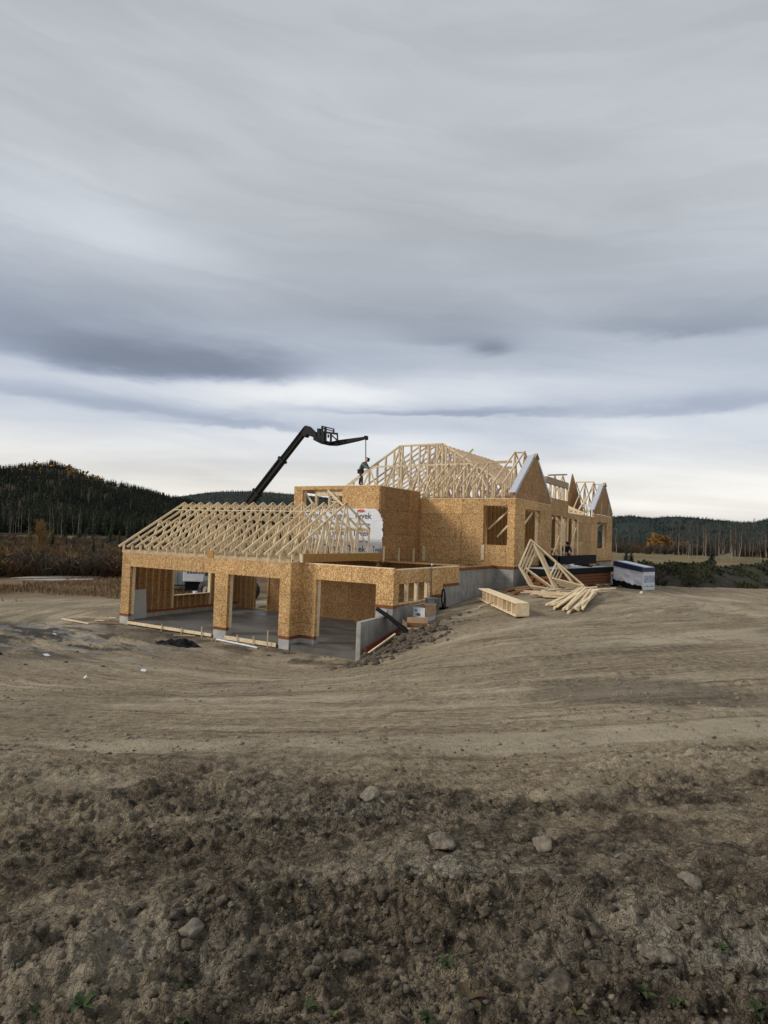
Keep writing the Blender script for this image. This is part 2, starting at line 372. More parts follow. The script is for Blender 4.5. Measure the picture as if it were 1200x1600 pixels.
# vectorised value noise
def hash2(i, j, seed):
    n = (i.astype(np.int64)*374761393 + j.astype(np.int64)*668265263 + seed*974634777) & 0xffffffff
    n = ((n ^ (n >> 13))*1274126177) & 0xffffffff
    n = (n ^ (n >> 16)) & 0xffffffff
    return n/4294967295.0
def vnoise(x, y, seed=0):
    xi = np.floor(x); yi = np.floor(y); fx = x-xi; fy = y-yi
    fx = fx*fx*fx*(fx*(fx*6-15)+10); fy = fy*fy*fy*(fy*(fy*6-15)+10)
    a = hash2(xi, yi, seed); b = hash2(xi+1, yi, seed); c = hash2(xi, yi+1, seed); d = hash2(xi+1, yi+1, seed)
    return (a*(1-fx)+b*fx)*(1-fy) + (c*(1-fx)+d*fx)*fy
def fbm(x, y, scale, octv=4, seed=0, gain=.5):
    t_ = 0; a = 1.0; s = 0.0; x = x*scale; y = y*scale
    for k in range(octv):
        t_ = t_ + a*(vnoise(x, y, seed+k*17)*2-1); s += a
        x, y = x*1.7*.8+y*1.7*.6+13.1, -x*1.7*.6+y*1.7*.8+7.7; a *= gain
    return t_/s
def sst(x, a, b):
    t_ = np.clip((x-a)/(b-a), 0, 1); return t_*t_*(3-2*t_)
def clodfield(x, y, scale, seed, fill=.6, flat=.8):
    # half-buried rounded lumps, one per cell of a jittered lattice
    X = x*scale; Y = y*scale; wx = X+.22*(vnoise(X*2.3, Y*2.3, seed+1)*2-1); wy = Y+.22*(vnoise(X*2.3+9, Y*2.3, seed+2)*2-1)
    xi = np.floor(wx); yi = np.floor(wy); out = np.zeros_like(x)
    for i in (-1, 0, 1):
        for j in (-1, 0, 1):
            cx_ = xi+i; cy_ = yi+j; h0 = hash2(cx_, cy_, seed); px_ = cx_+.2+.6*hash2(cx_, cy_, seed+5); py_ = cy_+.2+.6*hash2(cx_, cy_, seed+7)
            r_ = np.where(h0 < fill, .25+.42*(h0/fill)**2, 1e-3); d2 = ((wx-px_)**2+(wy-py_)**2)/r_**2
            out = np.maximum(out, np.where(d2 < 1, r_*np.sqrt(np.maximum(0, 1-d2))*flat, 0))
    return out/scale
# ------------------------------------------------------------------ terrain
CP = [gp(600,1600,-1.72), gp(0,1600,-1.80), gp(1200,1600,-1.66), gp(600,1350,-1.95), gp(100,1350,-2.05), gp(1150,1350,-1.85),
      gp(600,1180,-2.2), gp(0,1190,-2.35), gp(1200,1170,-2.05), gp(300,1110,-2.9), gp(600,1100,-2.75), gp(900,1060,-2.5),
      gp(1150,1000,-2.4), gp(40,1110,-2.9), gp(100,1020,-4.2), gp(250,1040,-4.15), gp(450,1060,-3.95), gp(0,960,-4.5), gp(860,970,-2.62), gp(1000,925,-2.55),
      gp(1190,918,-2.6), gp(1190,960,-2.5), gp(700,1010,-2.95), gp(640,1030,-3.35),
      W(-26.7,19.8,-4.56), W(-21,19.8,-4.60), W(-16.3,19.5,-4.66), W(-14,19.8,-4.62), W(-12.4,18.1,-4.45), W(-11.9,18.3,-4.34), W(-11.8,19.4,-4.0), W(-11.8,20.8,-3.62),
      W(-11.8,23.2,-3.17), W(-11.8,27,-2.85), W(-11.8,30.6,-2.56), W(-10.8,30.7,-2.36), W(-10.6,38,-2.4), W(-10.6,46,-2.4), W(-10.6,54,-2.5), W(-30,20,-4.6), W(-30,30,-4.75), W(-34,40,-4.9), W(-22,60,-4.2),
      W(-16,40,-2.6), W(-20,45,-3.6), (-10,0,-2.0), (10,0,-1.5), (0,-8,-1.5), (20,10,-2.0), (-25,10,-3.6), (-14,12,-3.5), (-31,58,-4.95), (-36,70,-5.0), (30,60,-2.9), (15,80,-3.1),
      (-60,100,-5.1), (60,100,-2.9), (0,150,-4.6), (-90,30,-5), (90,30,-2.6), (0,-80,-1.5), (-150,200,-5.2), (150,200,-3.0), (0,280,-4.4), (200,0,-3), (-200,0,-5), (0,-250,-2)]
CP = np.array(CP)
def _wp(x, y):
    # soften far distances so distant controls do not swing the near ground
    r = np.sqrt(x*x+y*y)+1e-9; k = np.where(r > 40, (40+60*np.log(np.maximum(r, 40)/40))/r, 1.0)
    return x*k, y*k
def tps_fit(P):
    X, Y = _wp(P[:, 0], P[:, 1]); n = len(P)
    r2 = (X[:, None]-X[None])**2+(Y[:, None]-Y[None])**2
    K = .5*r2*np.log(r2+1e-9) + np.eye(n)*.3
    A = np.zeros((n+3, n+3)); A[:n, :n] = K; A[:n, n] = 1; A[:n, n+1] = X; A[:n, n+2] = Y
    A[n:, :n] = A[:n, n:].T
    b_ = np.zeros(n+3); b_[:n] = P[:, 2]
    return np.linalg.solve(A, b_), X, Y
TW, TX, TY = tps_fit(CP)
def H(x, y):
    x = np.atleast_1d(np.asarray(x, float)); y = np.atleast_1d(np.asarray(y, float))
    r = np.sqrt(x*x+y*y); k = np.where(r > 420, 420/np.maximum(r, 1), 1.0)
    X, Y = _wp(x*k, y*k)
    out = TW[-3] + TW[-2]*X + TW[-1]*Y
    for i in range(len(TX)):
        r2 = (X-TX[i])**2+(Y-TY[i])**2
        out += TW[i]*.5*r2*np.log(r2+1e-9)
    # dug out for the garage; under the slab and in front of the low bay beside the retaining wall
    u = x*UX[0]+y*UX[1]; v = x*VX[0]+y*VX[1]
    ins = sst(u, -27.2, -26.9)*(1-sst(u, -12.2, -12.0))*sst(v, 19.2, 20.0)*(1-sst(v, 28.6, 29.0))
    out = out*(1-ins) + np.minimum(out, -4.66)*ins
    ins2 = sst(u, -15.5, -13.5)*(1-sst(u, -12.2, -12.05))*sst(v, 17.9, 18.6)*(1-sst(v, 20, 20.5))
    out = out*(1-ins2) + np.minimum(out, -4.60)*ins2
    ins3 = sst(u, -22, -21.5)*(1-sst(u, -11.3, -11.1))*sst(v, 30.8, 31.0)*(1-sst(v, 53, 53.3))
    out = out*(1-ins3) + np.minimum(out, -2.6)*ins3
    return out
def h1(x, y): return float(Hfull(np.array([x]), np.array([y]))[0][0])
def rayg(px, py):
    # where the line of sight through a pixel meets the ground
    d = fwd+rgt*(px-600)/FPX-upv*(py-800)/FPX; ts = np.geomspace(1.5, 400, 500)
    X, Y, Z_ = d[0]*ts, d[1]*ts, d[2]*ts; hit = np.nonzero(Z_ < H(X, Y))[0]
    k = hit[0] if len(hit) else -1; ts = np.linspace(ts[max(k-1, 0)], ts[k], 60); X, Y, Z_ = d[0]*ts, d[1]*ts, d[2]*ts
    hit = np.nonzero(Z_ <= H(X, Y)+1e-3)[0]; k = hit[0] if len(hit) else -1
    return (float(X[k]), float(Y[k]), float(Z_[k]))
RC = (1.0, 34.5)     # machines worked round the garage apron: ruts curve round this point
def Hfull(x, y):
    z = H(x, y)
    r = np.sqrt(x*x+y*y)
    u = x*UX[0]+y*UX[1]; v = x*VX[0]+y*VX[1]
    edge = 6.6 + .9*fbm(x, x*0+3.3, .25, 3, 5) + .05*np.abs(x)
    rough = 1-sst(y, edge-1.8, edge+1.2)
    rough = np.where(y < -1, .6, rough)
    clear = sst(r, .3, .9)
    # graded clay: ruts along arcs
    dxr = x-RC[0]; dyr = y-RC[1]; rad = np.sqrt(dxr**2+dyr**2); ang = np.arctan2(dyr, dxr)
    wob = 1.2*fbm(x, y, .12, 3, 9)
    st = fbm((rad+wob)*2.6, ang*rad*.22, 1.0, 6, 21, .68)
    st2 = fbm((rad+wob)*.6, ang*rad*.09, 1.0, 4, 31, .6)
    brk = fbm(x, y, .9, 5, 37, .65)
    streak = np.clip(.5+.75*st+.30*st2+.35*brk, 0, 1)
    worked = (1-rough)*(1-sst(r, 48, 70))
    fine = 1-sst(r, 25, 60)
    z = z + worked*fine*(.045*st + .035*st2 + .035*brk + .03*fbm(x, y, 3.2, 5, 41, .65))
    # broken topsoil in the foreground
    c1 = fbm(x, y, .7, 4, 51); c2 = np.abs(fbm(x, y, 1.9, 5, 61, .6)); c3 = fbm(x, y, 7.5, 5, 71, .66)
    nearm = (r < 12) & (y > -1)
    cl = np.zeros_like(x)
    if nearm.any():
        xn, yn = x[nearm], y[nearm]
        q = vnoise(xn*1.3, yn*1.3, 95)
        v_ = .75*clodfield(xn, yn, 5.2, 301, .30)*sst(q, .35, .8) + .9*clodfield(xn, yn, 11, 311, .5) + 1.0*clodfield(xn, yn, 24, 321, .6) + .9*clodfield(xn, yn, 50, 331, .7)
        v_ = v_*(.45+.9*sst(vnoise(xn*.8+5, yn*1.6, 97), .25, .7))
        cl[nearm] = v_
    z = z + rough*clear*(.075*c1 + .095*(c2-.2) + .042*c3 + .85*cl)
    # ridge of clods thrown up along a furrow close to the camera
    yr = 2.95 + .22*np.sin(x*.9+1) + .25*fbm(x, x*0+8, .5, 3, 15)
    z = z + (y > 0)*.10*np.exp(-((y-yr)/.20)**2)*(.3+1.1*vnoise(x*3, y*3, 19)+.8*c3) - (y > 0)*.05*np.exp(-((y-yr+.5)/.3)**2)
    # spoil heaped outside the retaining wall
    sp = np.exp(-((u+10.9)/1.1)**2 - ((v-19.3)/2.0)**2)*sst(u, -11.97, -11.6)
    z = z + sp*(.16 + .30*fbm(x, y, 1.3, 5, 101, .6) + .25*np.abs(fbm(x, y, 3.2, 4, 103, .6)))
    # ploughed wet patch left of the garage mouth
    px_, py_ = W(-24.5, 15.5)[:2]
    wet = np.exp(-((u+24.5)/5.6)**2 - ((v-14.6)/3.2)**2)
    z = z + worked*wet*(.15*fbm(x, y, 1.3, 6, 111, .66))
    # gentle far relief
    z = z + sst(r, 60, 120)*.35*fbm(x, y, .02, 4, 121)
    tr_ = sst(y + .9*fbm(x, y, .5, 4, 135) + .5*c3, 5.3, 6.7)
    tr_ = np.maximum(tr_, .75*sst(y+1.2*fbm(x, y, .8, 4, 137), 3.6, 5.0)*sst(fbm(x*.8, y*1.8, .9, 5, 139, .6), -.05, .16))
    tan = np.clip(tr_*(.84+.35*fbm(x, y, .35, 4, 131)) + (1-tr_)*sst(fbm(x, y*1.6, .8, 5, 133, .6)+.25*c3, .10, .40)*.6, 0, 1)
    tan = tan*(1-.75*np.minimum(1, sp*1.4))*(1-.8*np.exp(-((y-2.25)/.22)**2)*(y > 0))
    crumb = np.exp(-((x+.95)/.55)**2-((y-2.75)/.22)**2)+np.exp(-((x-1.55)/.6)**2-((y-2.85)/.28)**2)+.6*np.exp(-((x-.1)/.9)**2-((y-3.7)/.3)**2)+.5*np.exp(-((x+.2)/1.1)**2-((y-4.9)/.35)**2)
    crumb = np.clip(crumb*(.6+1.6*fbm(x, y, 1.6, 5, 181, .65)), 0, 1)*(y > 0)
    grey = np.clip(wet*sst(fbm(u, v*2.4, .75, 6, 141, .65), .0, .16)*1.25, 0, .95)*worked
    moist = worked*np.clip(wet*sst(fbm(u+9, v*2.4, .7, 6, 151, .65), .02, .16)*1.5, 0, .95)
    near_ = sst(u, -27, -26)*(1-sst(u, -12, -11))*np.exp(-((v-19.0)/1.1)**2); moist = np.maximum(moist, worked*near_*.8*sst(fbm(x, y, 1.1, 5, 155, .6), -.15, .2))
    moist = np.maximum(moist, worked*.5*sst(fbm(x, y, .3, 5, 161), .34, .6)*fine)
    # the lane and fields beyond the site
    lft = sst(-x, -4, 10)
    fld = sst(r + 4*fbm(x, y, .08, 4, 171), 44, 50)*lft + sst(r + 5*fbm(x, y, .08, 3, 173), 56, 64)*(1-lft)
    red = lft*(1-sst(r, 66, 80))
    return z, tan, grey, np.clip(fld, 0, 1), streak, moist, red, crumb
# ------------------------------------------------------------------ mesh helpers
def tag(o, label=None, cat=None, group=None, kind=None):
    if label: o['label'] = label
    if cat: o['category'] = cat
    if group: o['group'] = group
    if kind: o['kind'] = kind
    return o
def np_mesh(name, V, Fq, mats, parent=None, mi=None, smooth=False, tri=False):
    me = bpy.data.meshes.new(name)
    V = np.asarray(V, np.float32); Fq = np.asarray(Fq, np.int32); k = Fq.shape[1]
    me.vertices.add(len(V)); me.vertices.foreach_set('co', V.ravel())
    me.loops.add(Fq.size); me.loops.foreach_set('vertex_index', Fq.ravel())
    me.polygons.add(len(Fq)); me.polygons.foreach_set('loop_start', np.arange(0, Fq.size, k, dtype=np.int32))
    me.polygons.foreach_set('loop_total', np.full(len(Fq), k, np.int32))
    if mi is not None: me.polygons.foreach_set('material_index', np.asarray(mi, np.int32))
    me.polygons.foreach_set('use_smooth', np.full(len(Fq), smooth))
    for m_ in (mats if isinstance(mats, (list, tuple)) else [mats]): me.materials.append(m_)
    me.update(calc_edges=True)
    o = bpy.data.objects.new(name, me); col.objects.link(o)
    if parent: o.parent = parent
    return o
class MB:
    def __init__(s): s.v = []; s.f = []; s.mi = []; s.cur = 0
    def quad(s, *pts):
        n = len(s.v); s.v += [tuple(p) for p in pts]; s.f.append(tuple(range(n, n+len(pts)))); s.mi.append(s.cur)
    def box(s, x0, x1, y0, y1, z0, z1):
        n = len(s.v)
        s.v += [(x0,y0,z0),(x1,y0,z0),(x1,y1,z0),(x0,y1,z0),(x0,y0,z1),(x1,y0,z1),(x1,y1,z1),(x0,y1,z1)]
        for f in ((0,3,2,1),(4,5,6,7),(0,1,5,4),(1,2,6,5),(2,3,7,6),(3,0,4,7)): s.f.append(tuple(n+i for i in f)); s.mi.append(s.cur)
    def bar(s, p, q, w_, h_, side=(0,0,1), w2=None, h2=None):
        p = Vector(p); q = Vector(q); d = (q-p).normalized(); sd_ = Vector(side)
        a = d.cross(sd_)
        if a.length < 1e-4: a = d.cross(Vector((1, 0.1, 0)))
        a.normalize(); c_ = a.cross(d).normalized()
        w2 = w_ if w2 is None else w2; h2 = h_ if h2 is None else h2
        n = len(s.v)
        for o_, ww, hh in ((p, w_, h_), (q, w2, h2)):
            for sx, sy in ((-1,-1),(1,-1),(1,1),(-1,1)): s.v.append(tuple(o_ + a*sx*ww/2 + c_*sy*hh/2))
        for f in ((0,3,2,1),(4,5,6,7),(0,1,5,4),(1,2,6,5),(2,3,7,6),(3,0,4,7)): s.f.append(tuple(n+i for i in f)); s.mi.append(s.cur)
    def tube(s, pts, rad, seg=8, cap=True):
        pts = [Vector(p) for p in pts]; n0 = len(s.v)
        rads = rad if isinstance(rad, (list, tuple)) else [rad]*len(pts)
        pa = None
        for i, p in enumerate(pts):
            d = (pts[min(i+1, len(pts)-1)]-pts[max(i-1, 0)]).normalized()
            if pa is None:
                pa = d.cross(Vector((0, 0, 1)));
                if pa.length < 1e-3: pa = d.cross(Vector((1, 0, 0)))
            pa = (pa - d*pa.dot(d)).normalized(); pb = d.cross(pa)
            for k in range(seg):
                an = 2*math.pi*k/seg; s.v.append(tuple(p + (pa*math.cos(an)+pb*math.sin(an))*rads[i]))
        for i in range(len(pts)-1):
            for k in range(seg):
                a = n0+i*seg+k; b_ = n0+i*seg+(k+1) % seg; s.f.append((a, b_, b_+seg, a+seg)); s.mi.append(s.cur)
        if cap:
            s.f.append(tuple(n0+k for k in range(seg))[::-1]); s.mi.append(s.cur)
            s.f.append(tuple(n0+(len(pts)-1)*seg+k for k in range(seg))); s.mi.append(s.cur)
    def prism(s, poly, axis, a, b_):
        # poly of 2D points in the plane; axis 'u' -> points are (v,z), extruded along u from a to b_
        n = len(s.v); k = len(poly)
        for t_ in (a, b_):
            for p in poly: s.v.append((t_, p[0], p[1]) if axis == 'u' else ((p[0], t_, p[1]) if axis == 'v' else (p[0], p[1], t_)))
        s.f.append(tuple(range(n, n+k))); s.f.append(tuple(range(n+k, n+2*k))[::-1]); s.mi += [s.cur]*2
        for i in range(k):
            j = (i+1) % k; s.f.append((n+i, n+j, n+k+j, n+k+i)); s.mi.append(s.cur)
    def build(s, name, mats, parent=None, off=(0,0,0), smooth=False, bevel=0.0):
        me = bpy.data.meshes.new(name)
        me.from_pydata([(x-off[0], y-off[1], z-off[2]) for x, y, z in s.v], [], s.f)
        for m_ in (mats if isinstance(mats, (list, tuple)) else [mats]): me.materials.append(m_)
        me.polygons.foreach_set('material_index', s.mi)
        if smooth: me.polygons.foreach_set('use_smooth', [True]*len(s.f))
        import bmesh
        bm = bmesh.new(); bm.from_mesh(me); bmesh.ops.recalc_face_normals(bm, faces=bm.faces); bm.to_mesh(me); bm.free()
        o = bpy.data.objects.new(name, me); col.objects.link(o)
        if parent: o.parent = parent
        if bevel:
            b_ = o.modifiers.new('bevel', 'BEVEL'); b_.width = bevel; b_.segments = 2; b_.limit_method = 'ANGLE'
        return o
def empty(name, loc, rz=0.0, label=None, cat=None, group=None):
    o = bpy.data.objects.new(name, None); col.objects.link(o); o.location = loc; o.rotation_euler = (0, 0, rz)
    o.empty_display_size = .3
    return tag(o, label, cat, group)
def copy_tree(o, parent=None):
    c_ = o.copy(); col.objects.link(c_); c_.parent = parent
    for ch in o.children: copy_tree(ch, c_)
    return c_
# ------------------------------------------------------------------ ground sheet
def build_ground():
    aF = np.arange(-40, 40.01, .145)
    aC = np.arange(44, 316.1, 4.0)
    A = np.radians(np.concatenate([aF, aC]))
    r = [0.0]
    rr = .5
    while rr < 1.9: r.append(rr); rr *= 1.03
    while rr < 8.5: r.append(rr); rr *= 1.0042
    while rr < 16: r.append(rr); rr *= 1.0062
    while rr < 60: r.append(rr); rr *= 1.0075
    while rr < 500: r.append(rr); rr *= 1.02
    while rr < 9000: r.append(rr); rr *= 1.12
    r = np.array(r)
    Rg, Ag = np.meshgrid(r, A, indexing='ij')
    x = (Rg*np.sin(Ag)).ravel(); y = (Rg*np.cos(Ag)).ravel()
    z, tan_, grey_, fld_, stk_, moi_, red_, cru_ = Hfull(x, y)
    nr, na_ = Rg.shape
    i = np.arange(nr-1)[:, None]; j = np.arange(na_)[None]
    a = i*na_+j; b_ = i*na_+(j+1) % na_
    Fq = np.stack([a, a+na_, b_+na_, b_], -1).reshape(-1, 4)
    o = np_mesh('ground', np.stack([x, y, z], 1), Fq, M['ground'], smooth=True)
    for nm, arr in (('tan', tan_), ('grey', grey_), ('field', fld_), ('streak', stk_), ('moist', moi_), ('redgrass', red_), ('crumb', cru_)):
        at = o.data.attributes.new(nm, 'FLOAT', 'POINT'); at.data.foreach_set('value', np.asarray(arr, np.float32)*np.ones(len(x), np.float32))
    tag(o, kind='structure')
    return o
build_ground()
# ------------------------------------------------------------------ the unfinished house (all coordinates u, v, z in the house frame)
HO = (-16.3, 20.0, -4.5)
house = empty('unfinished_house', W(*HO), -AZ, 'large wood framed house under construction, bare board walls, open roof trusses and garage wing', 'house')
def hb(mb, name, mats, parent=house, **k): return mb.build(name, mats, parent, HO, **k)
def wall(name, axis, c0, c1, a0, a1, z0, z1, holes=(), mat='osb', parent=house, tops=None):
    """sheet wall on the plane axis=c0..c1, spanning a0..a1, with rectangular holes (a,b,za,zb)"""
    A = sorted({a0, a1, *[q for h in holes for q in h[:2] if a0 < q < a1]}); Z = sorted({z0, z1, *[q for h in holes for q in h[2:] if z0 < q < z1]})
    solid = {}
    for i in range(len(A)-1):
        for j in range(len(Z)-1):
            am = (A[i]+A[i+1])/2; zm = (Z[j]+Z[j+1])/2
            solid[i, j] = not any(h[0] < am < h[1] and h[2] < zm < h[3] for h in holes)
    mb = MB()
    P = (lambda a, c, z: (c, a, z)) if axis == 'u' else (lambda a, c, z: (a, c, z))
    for (i, j), s_ in solid.items():
        if not s_: continue
        a, b_, za, zb = A[i], A[i+1], Z[j], Z[j+1]
        for c in (c0, c1): mb.quad(P(a, c, za), P(b_, c, za), P(b_, c, zb), P(a, c, zb))
        for (di, dj, e) in ((-1, 0, ((a, za), (a, zb))), (1, 0, ((b_, za), (b_, zb))), (0, -1, ((a, za), (b_, za))), (0, 1, ((a, zb), (b_, zb)))):
            if not solid.get((i+di, j+dj), False):
                (p, q), (r_, s2) = e; mb.quad(P(p, c0, q), P(p, c1, q), P(r_, c1, s2), P(r_, c0, s2))
    import bmesh
    o = hb(mb, name, M[mat], parent)
    bm = bmesh.new(); bm.from_mesh(o.data); bmesh.ops.remove_doubles(bm, verts=bm.verts, dist=1e-4); bmesh.ops.recalc_face_normals(bm, faces=bm.faces); bm.to_mesh(o.data); bm.free()
    return o
def piece(name, mat, x0, x1, y0, y1, z0, z1, parent=house, bevel=0.0):
    mb = MB(); mb.box(x0, x1, y0, y1, z0, z1); return hb(mb, name, M[mat], parent, bevel=bevel)
# --- concrete
fw = MB()
for (x0, x1, y0, y1, z0, z1) in [(-26.70, -26.09, 19.93, 20.30, -5.1, -4.24), (-20.45, -19.72, 19.93, 20.30, -5.1, -4.24), (-16.83, -16.29, 19.93, 20.60, -5.1, -4.24),
                                 (-16.29, -15.58, 20.61, 20.95, -5.1, -4.24)]:
    fw = MB(); fw.box(x0, x1, y0, y1, z0, z1); hb(fw, 'concrete_pier', M['concrete_pale'])
f2 = MB(); f2.box(-26.70, -26.50, 20.30, 28.4, -5.1, -4.24)                         # low kerb wall under the left side
hb(f2, 'foundation_wall', M['concrete']); f2 = MB()
f2.box(-12.73, -12.18, 20.61, 20.80, -5.1, -2.72)
hb(f2, 'concrete_pier', M['concrete_pale']); f2 = MB()
f2.prism([(20.605, -5.1), (20.605, -2.72), (23.64, -2.72), (23.64, -2.57), (24.78, -2.57), (24.78, -2.12), (26.40, -2.12), (26.40, -1.48), (30.74, -1.48), (30.74, -5.1)], 'u', -12.175, -11.98)
hb(f2, 'foundation_wall', M['concrete']); f2 = MB()
f2.box(-11.975, -10.99, 30.74, 31.0, -5.1, -1.48)
hb(f2, 'foundation_wall', M['concrete']); f2 = MB()
f2.box(-11.24, -10.99, 31.0, 53.4, -5.1, -1.48)
found = hb(f2, 'foundation_wall', M['concrete'])
rb = MB()
rb.box(-12.62, -12.2, 20.585, 20.604, -4.2, -2.74)
hb(rb, 'concrete_form_face', M['concrete_pale'])
piece('garage_slab', 'slab', -26.49, -12.18, 19.98, 28.3, -4.9, -4.44)
# treated sill plates
def plates(parent, boxes):
    for b_ in boxes:
        mb = MB(); mb.box(*b_); hb(mb, 'sill_plate', M['plate'], parent)
# --- garage walls
gw = wall('sheathed_wall', 'v', 19.92, 20.06, -26.68, -16.28, -4.13, -1.235, [(-26.07, -20.47, -4.3, -1.87), (-19.70, -16.85, -4.3, -1.87)])
plates(gw, [(-26.70, -26.06, 19.905, 20.07, -4.24, -4.132), (-20.48, -19.69, 19.905, 20.07, -4.24, -4.132), (-16.86, -16.265, 19.905, 20.07, -4.24, -4.132)])
for a, b_ in ((-26.07, -20.47), (-19.70, -16.85)):
    tr = MB(); tr.box(a-.0, a+.038, 20.063, 20.2, -4.132, -1.87); tr.box(b_-.038, b_, 20.063, 20.2, -4.132, -1.87); tr.box(a, b_, 20.063, 20.2, -1.868, -1.55)
    hb(tr, 'door_jamb', M['wood'], gw)
rt = wall('sheathed_wall', 'u', -16.42, -16.28, 20.062, 20.598, -4.13, -1.235)
plates(rt, [(-16.43, -16.265, 20.072, 20.598, -4.24, -4.132)])
bw = wall('sheathed_wall', 'v', 20.60, 20.74, -16.28, -11.975, -4.13, -1.25, [(-15.56, -12.73, -4.3, -1.85), (-12.9, -11.9, -4.3, -2.60)])
plates(bw, [(-16.27, -15.55, 20.585, 20.75, -4.24, -4.132), (-12.74, -11.96, 20.585, 20.75, -2.71, -2.602)])
tr = MB(); tr.box(-15.56, -15.522, 20.743, 20.88, -4.132, -1.85); tr.box(-12.77, -12.732, 20.743, 20.88, -2.7, -1.85)
tr.box(-16.2, -12.0, 20.60, 20.74, -1.249, -1.212)
hb(tr, 'door_jamb', M['wood'], bw)
# right hand low wall stepping over the foundation
lw = wall('sheathed_wall', 'u', -12.115, -11.97, 20.742, 30.6, -2.60, -1.30, [(21.02, 23.58, -2.55, -1.82), (23.66, 24.79, -2.7, -2.42), (24.79, 26.42, -2.7, -2.0), (26.42, 30.7, -2.7, -1.36)])
plates(lw, [(-12.13, -11.955, 23.66, 24.80, -2.568, -2.422), (-12.13, -11.955, 24.80, 26.42, -2.118, -2.003), (-12.13, -11.955, 26.42, 30.70, -1.478, -1.362)])
tp = MB(); tp.box(-12.115, -11.965, 20.75, 26.4, -1.298, -1.262); hb(tp, 'top_plate', M['wood'], lw)
for v_ in (21.72, 22.52, 23.40):
    piece('stud', 'wood', -12.11, -11.99, v_-.06, v_+.06, -2.55, -1.82, lw)
piece('window_sill', 'wood', -12.112, -11.95, 21.0, 23.6, -2.592, -2.552, lw)
# left side wall seen from inside
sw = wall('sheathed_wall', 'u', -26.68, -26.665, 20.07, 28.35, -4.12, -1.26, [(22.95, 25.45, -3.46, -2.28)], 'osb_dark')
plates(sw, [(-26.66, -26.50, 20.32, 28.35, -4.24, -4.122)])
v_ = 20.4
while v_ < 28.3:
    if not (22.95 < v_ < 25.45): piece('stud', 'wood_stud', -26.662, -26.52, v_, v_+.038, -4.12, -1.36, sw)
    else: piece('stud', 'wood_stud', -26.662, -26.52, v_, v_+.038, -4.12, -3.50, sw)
    v_ += .405
fr = MB(); fr.box(-26.665, -26.49, 22.86, 22.95, -4.12, -2.28); fr.box(-26.665, -26.49, 25.45, 25.56, -4.12, -2.28); fr.box(-26.665, -26.48, 22.95, 25.45, -3.50, -3.462); fr.box(-26.665, -26.50, 22.86, 25.56, -2.278, -1.95)
hb(fr, 'window_frame', M['wood'], sw)
piece('top_plate', 'wood', -26.665, -26.52, 20.07, 28.35, -1.355, -1.262, sw)
# back wall of the garage with the man door
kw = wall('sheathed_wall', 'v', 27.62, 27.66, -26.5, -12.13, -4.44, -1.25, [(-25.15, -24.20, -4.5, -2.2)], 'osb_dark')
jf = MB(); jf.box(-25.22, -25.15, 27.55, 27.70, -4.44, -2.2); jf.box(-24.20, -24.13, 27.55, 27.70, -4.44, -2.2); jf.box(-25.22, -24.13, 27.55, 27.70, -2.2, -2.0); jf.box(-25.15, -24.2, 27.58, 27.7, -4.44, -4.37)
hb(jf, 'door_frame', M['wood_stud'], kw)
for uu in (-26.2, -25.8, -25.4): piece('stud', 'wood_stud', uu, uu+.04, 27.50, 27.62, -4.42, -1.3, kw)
ck = MB(); ck.bar((-16.5, 27.6, -3.0), (-12.6, 27.6, -3.22), .012, .02); hb(ck, 'chalk_line', M['wood'], kw)
# pale sheet leaning inside, left
# --- upper block
ub = wall('sheathed_wall', 'v', 26.45, 26.59, -21.63, -16.33, -1.28, 2.40, [(-21.07, -18.53, 1.15, 2.24)])
for uu in (-21.07, -20.35, -20.28, -19.50, -19.42, -18.9, -18.57):
    piece('stud', 'wood', uu, uu+.04, 26.60, 26.74, 1.15, 2.24, ub)
piece('window_header', 'wood', -20.25, -18.55, 26.60, 26.72, 1.93, 2.24, ub)
for a, b_ in (((-21.2, 26.68, 2.25), (-20.3, 26.76, 1.2)), ((-19.4, 26.40, 2.2), (-18.3, 26.36, 1.35))):
    mb = MB(); mb.bar(a, b_, .04, .09); hb(mb, 'brace', M['wood'], ub)
piece('top_plate', 'wood', -21.64, -16.32, 26.44, 26.60, 2.402, 2.44, ub)
fl = MB(); fl.box(-21.63, -12.2, 26.60, 27.62, -1.30, -1.26); hb(fl, 'floor_deck', M['osb_dark'])
dw = wall('sheathed_wall', 'u', -16.47, -16.33, 26.592, 30.70, -4.3, 2.40, (), 'osb_dark')
piece('top_plate', 'wood', -16.475, -16.325, 26.60, 30.70, 2.402, 2.44, dw)
for (v_, za, zb) in ((26.9, -1.38, -.55), (28.4, -1.5, -.62), (30.0, -1.55, -.66)):
    piece('cleat', 'wood', -16.327, -16.28, v_, v_+.14, za, zb, dw)
ul = wall('sheathed_wall', 'u', -21.63, -21.49, 26.595, 31.5, -1.28, 2.40, [(26.85, 30.4, .6, 2.15)], 'osb_dark')
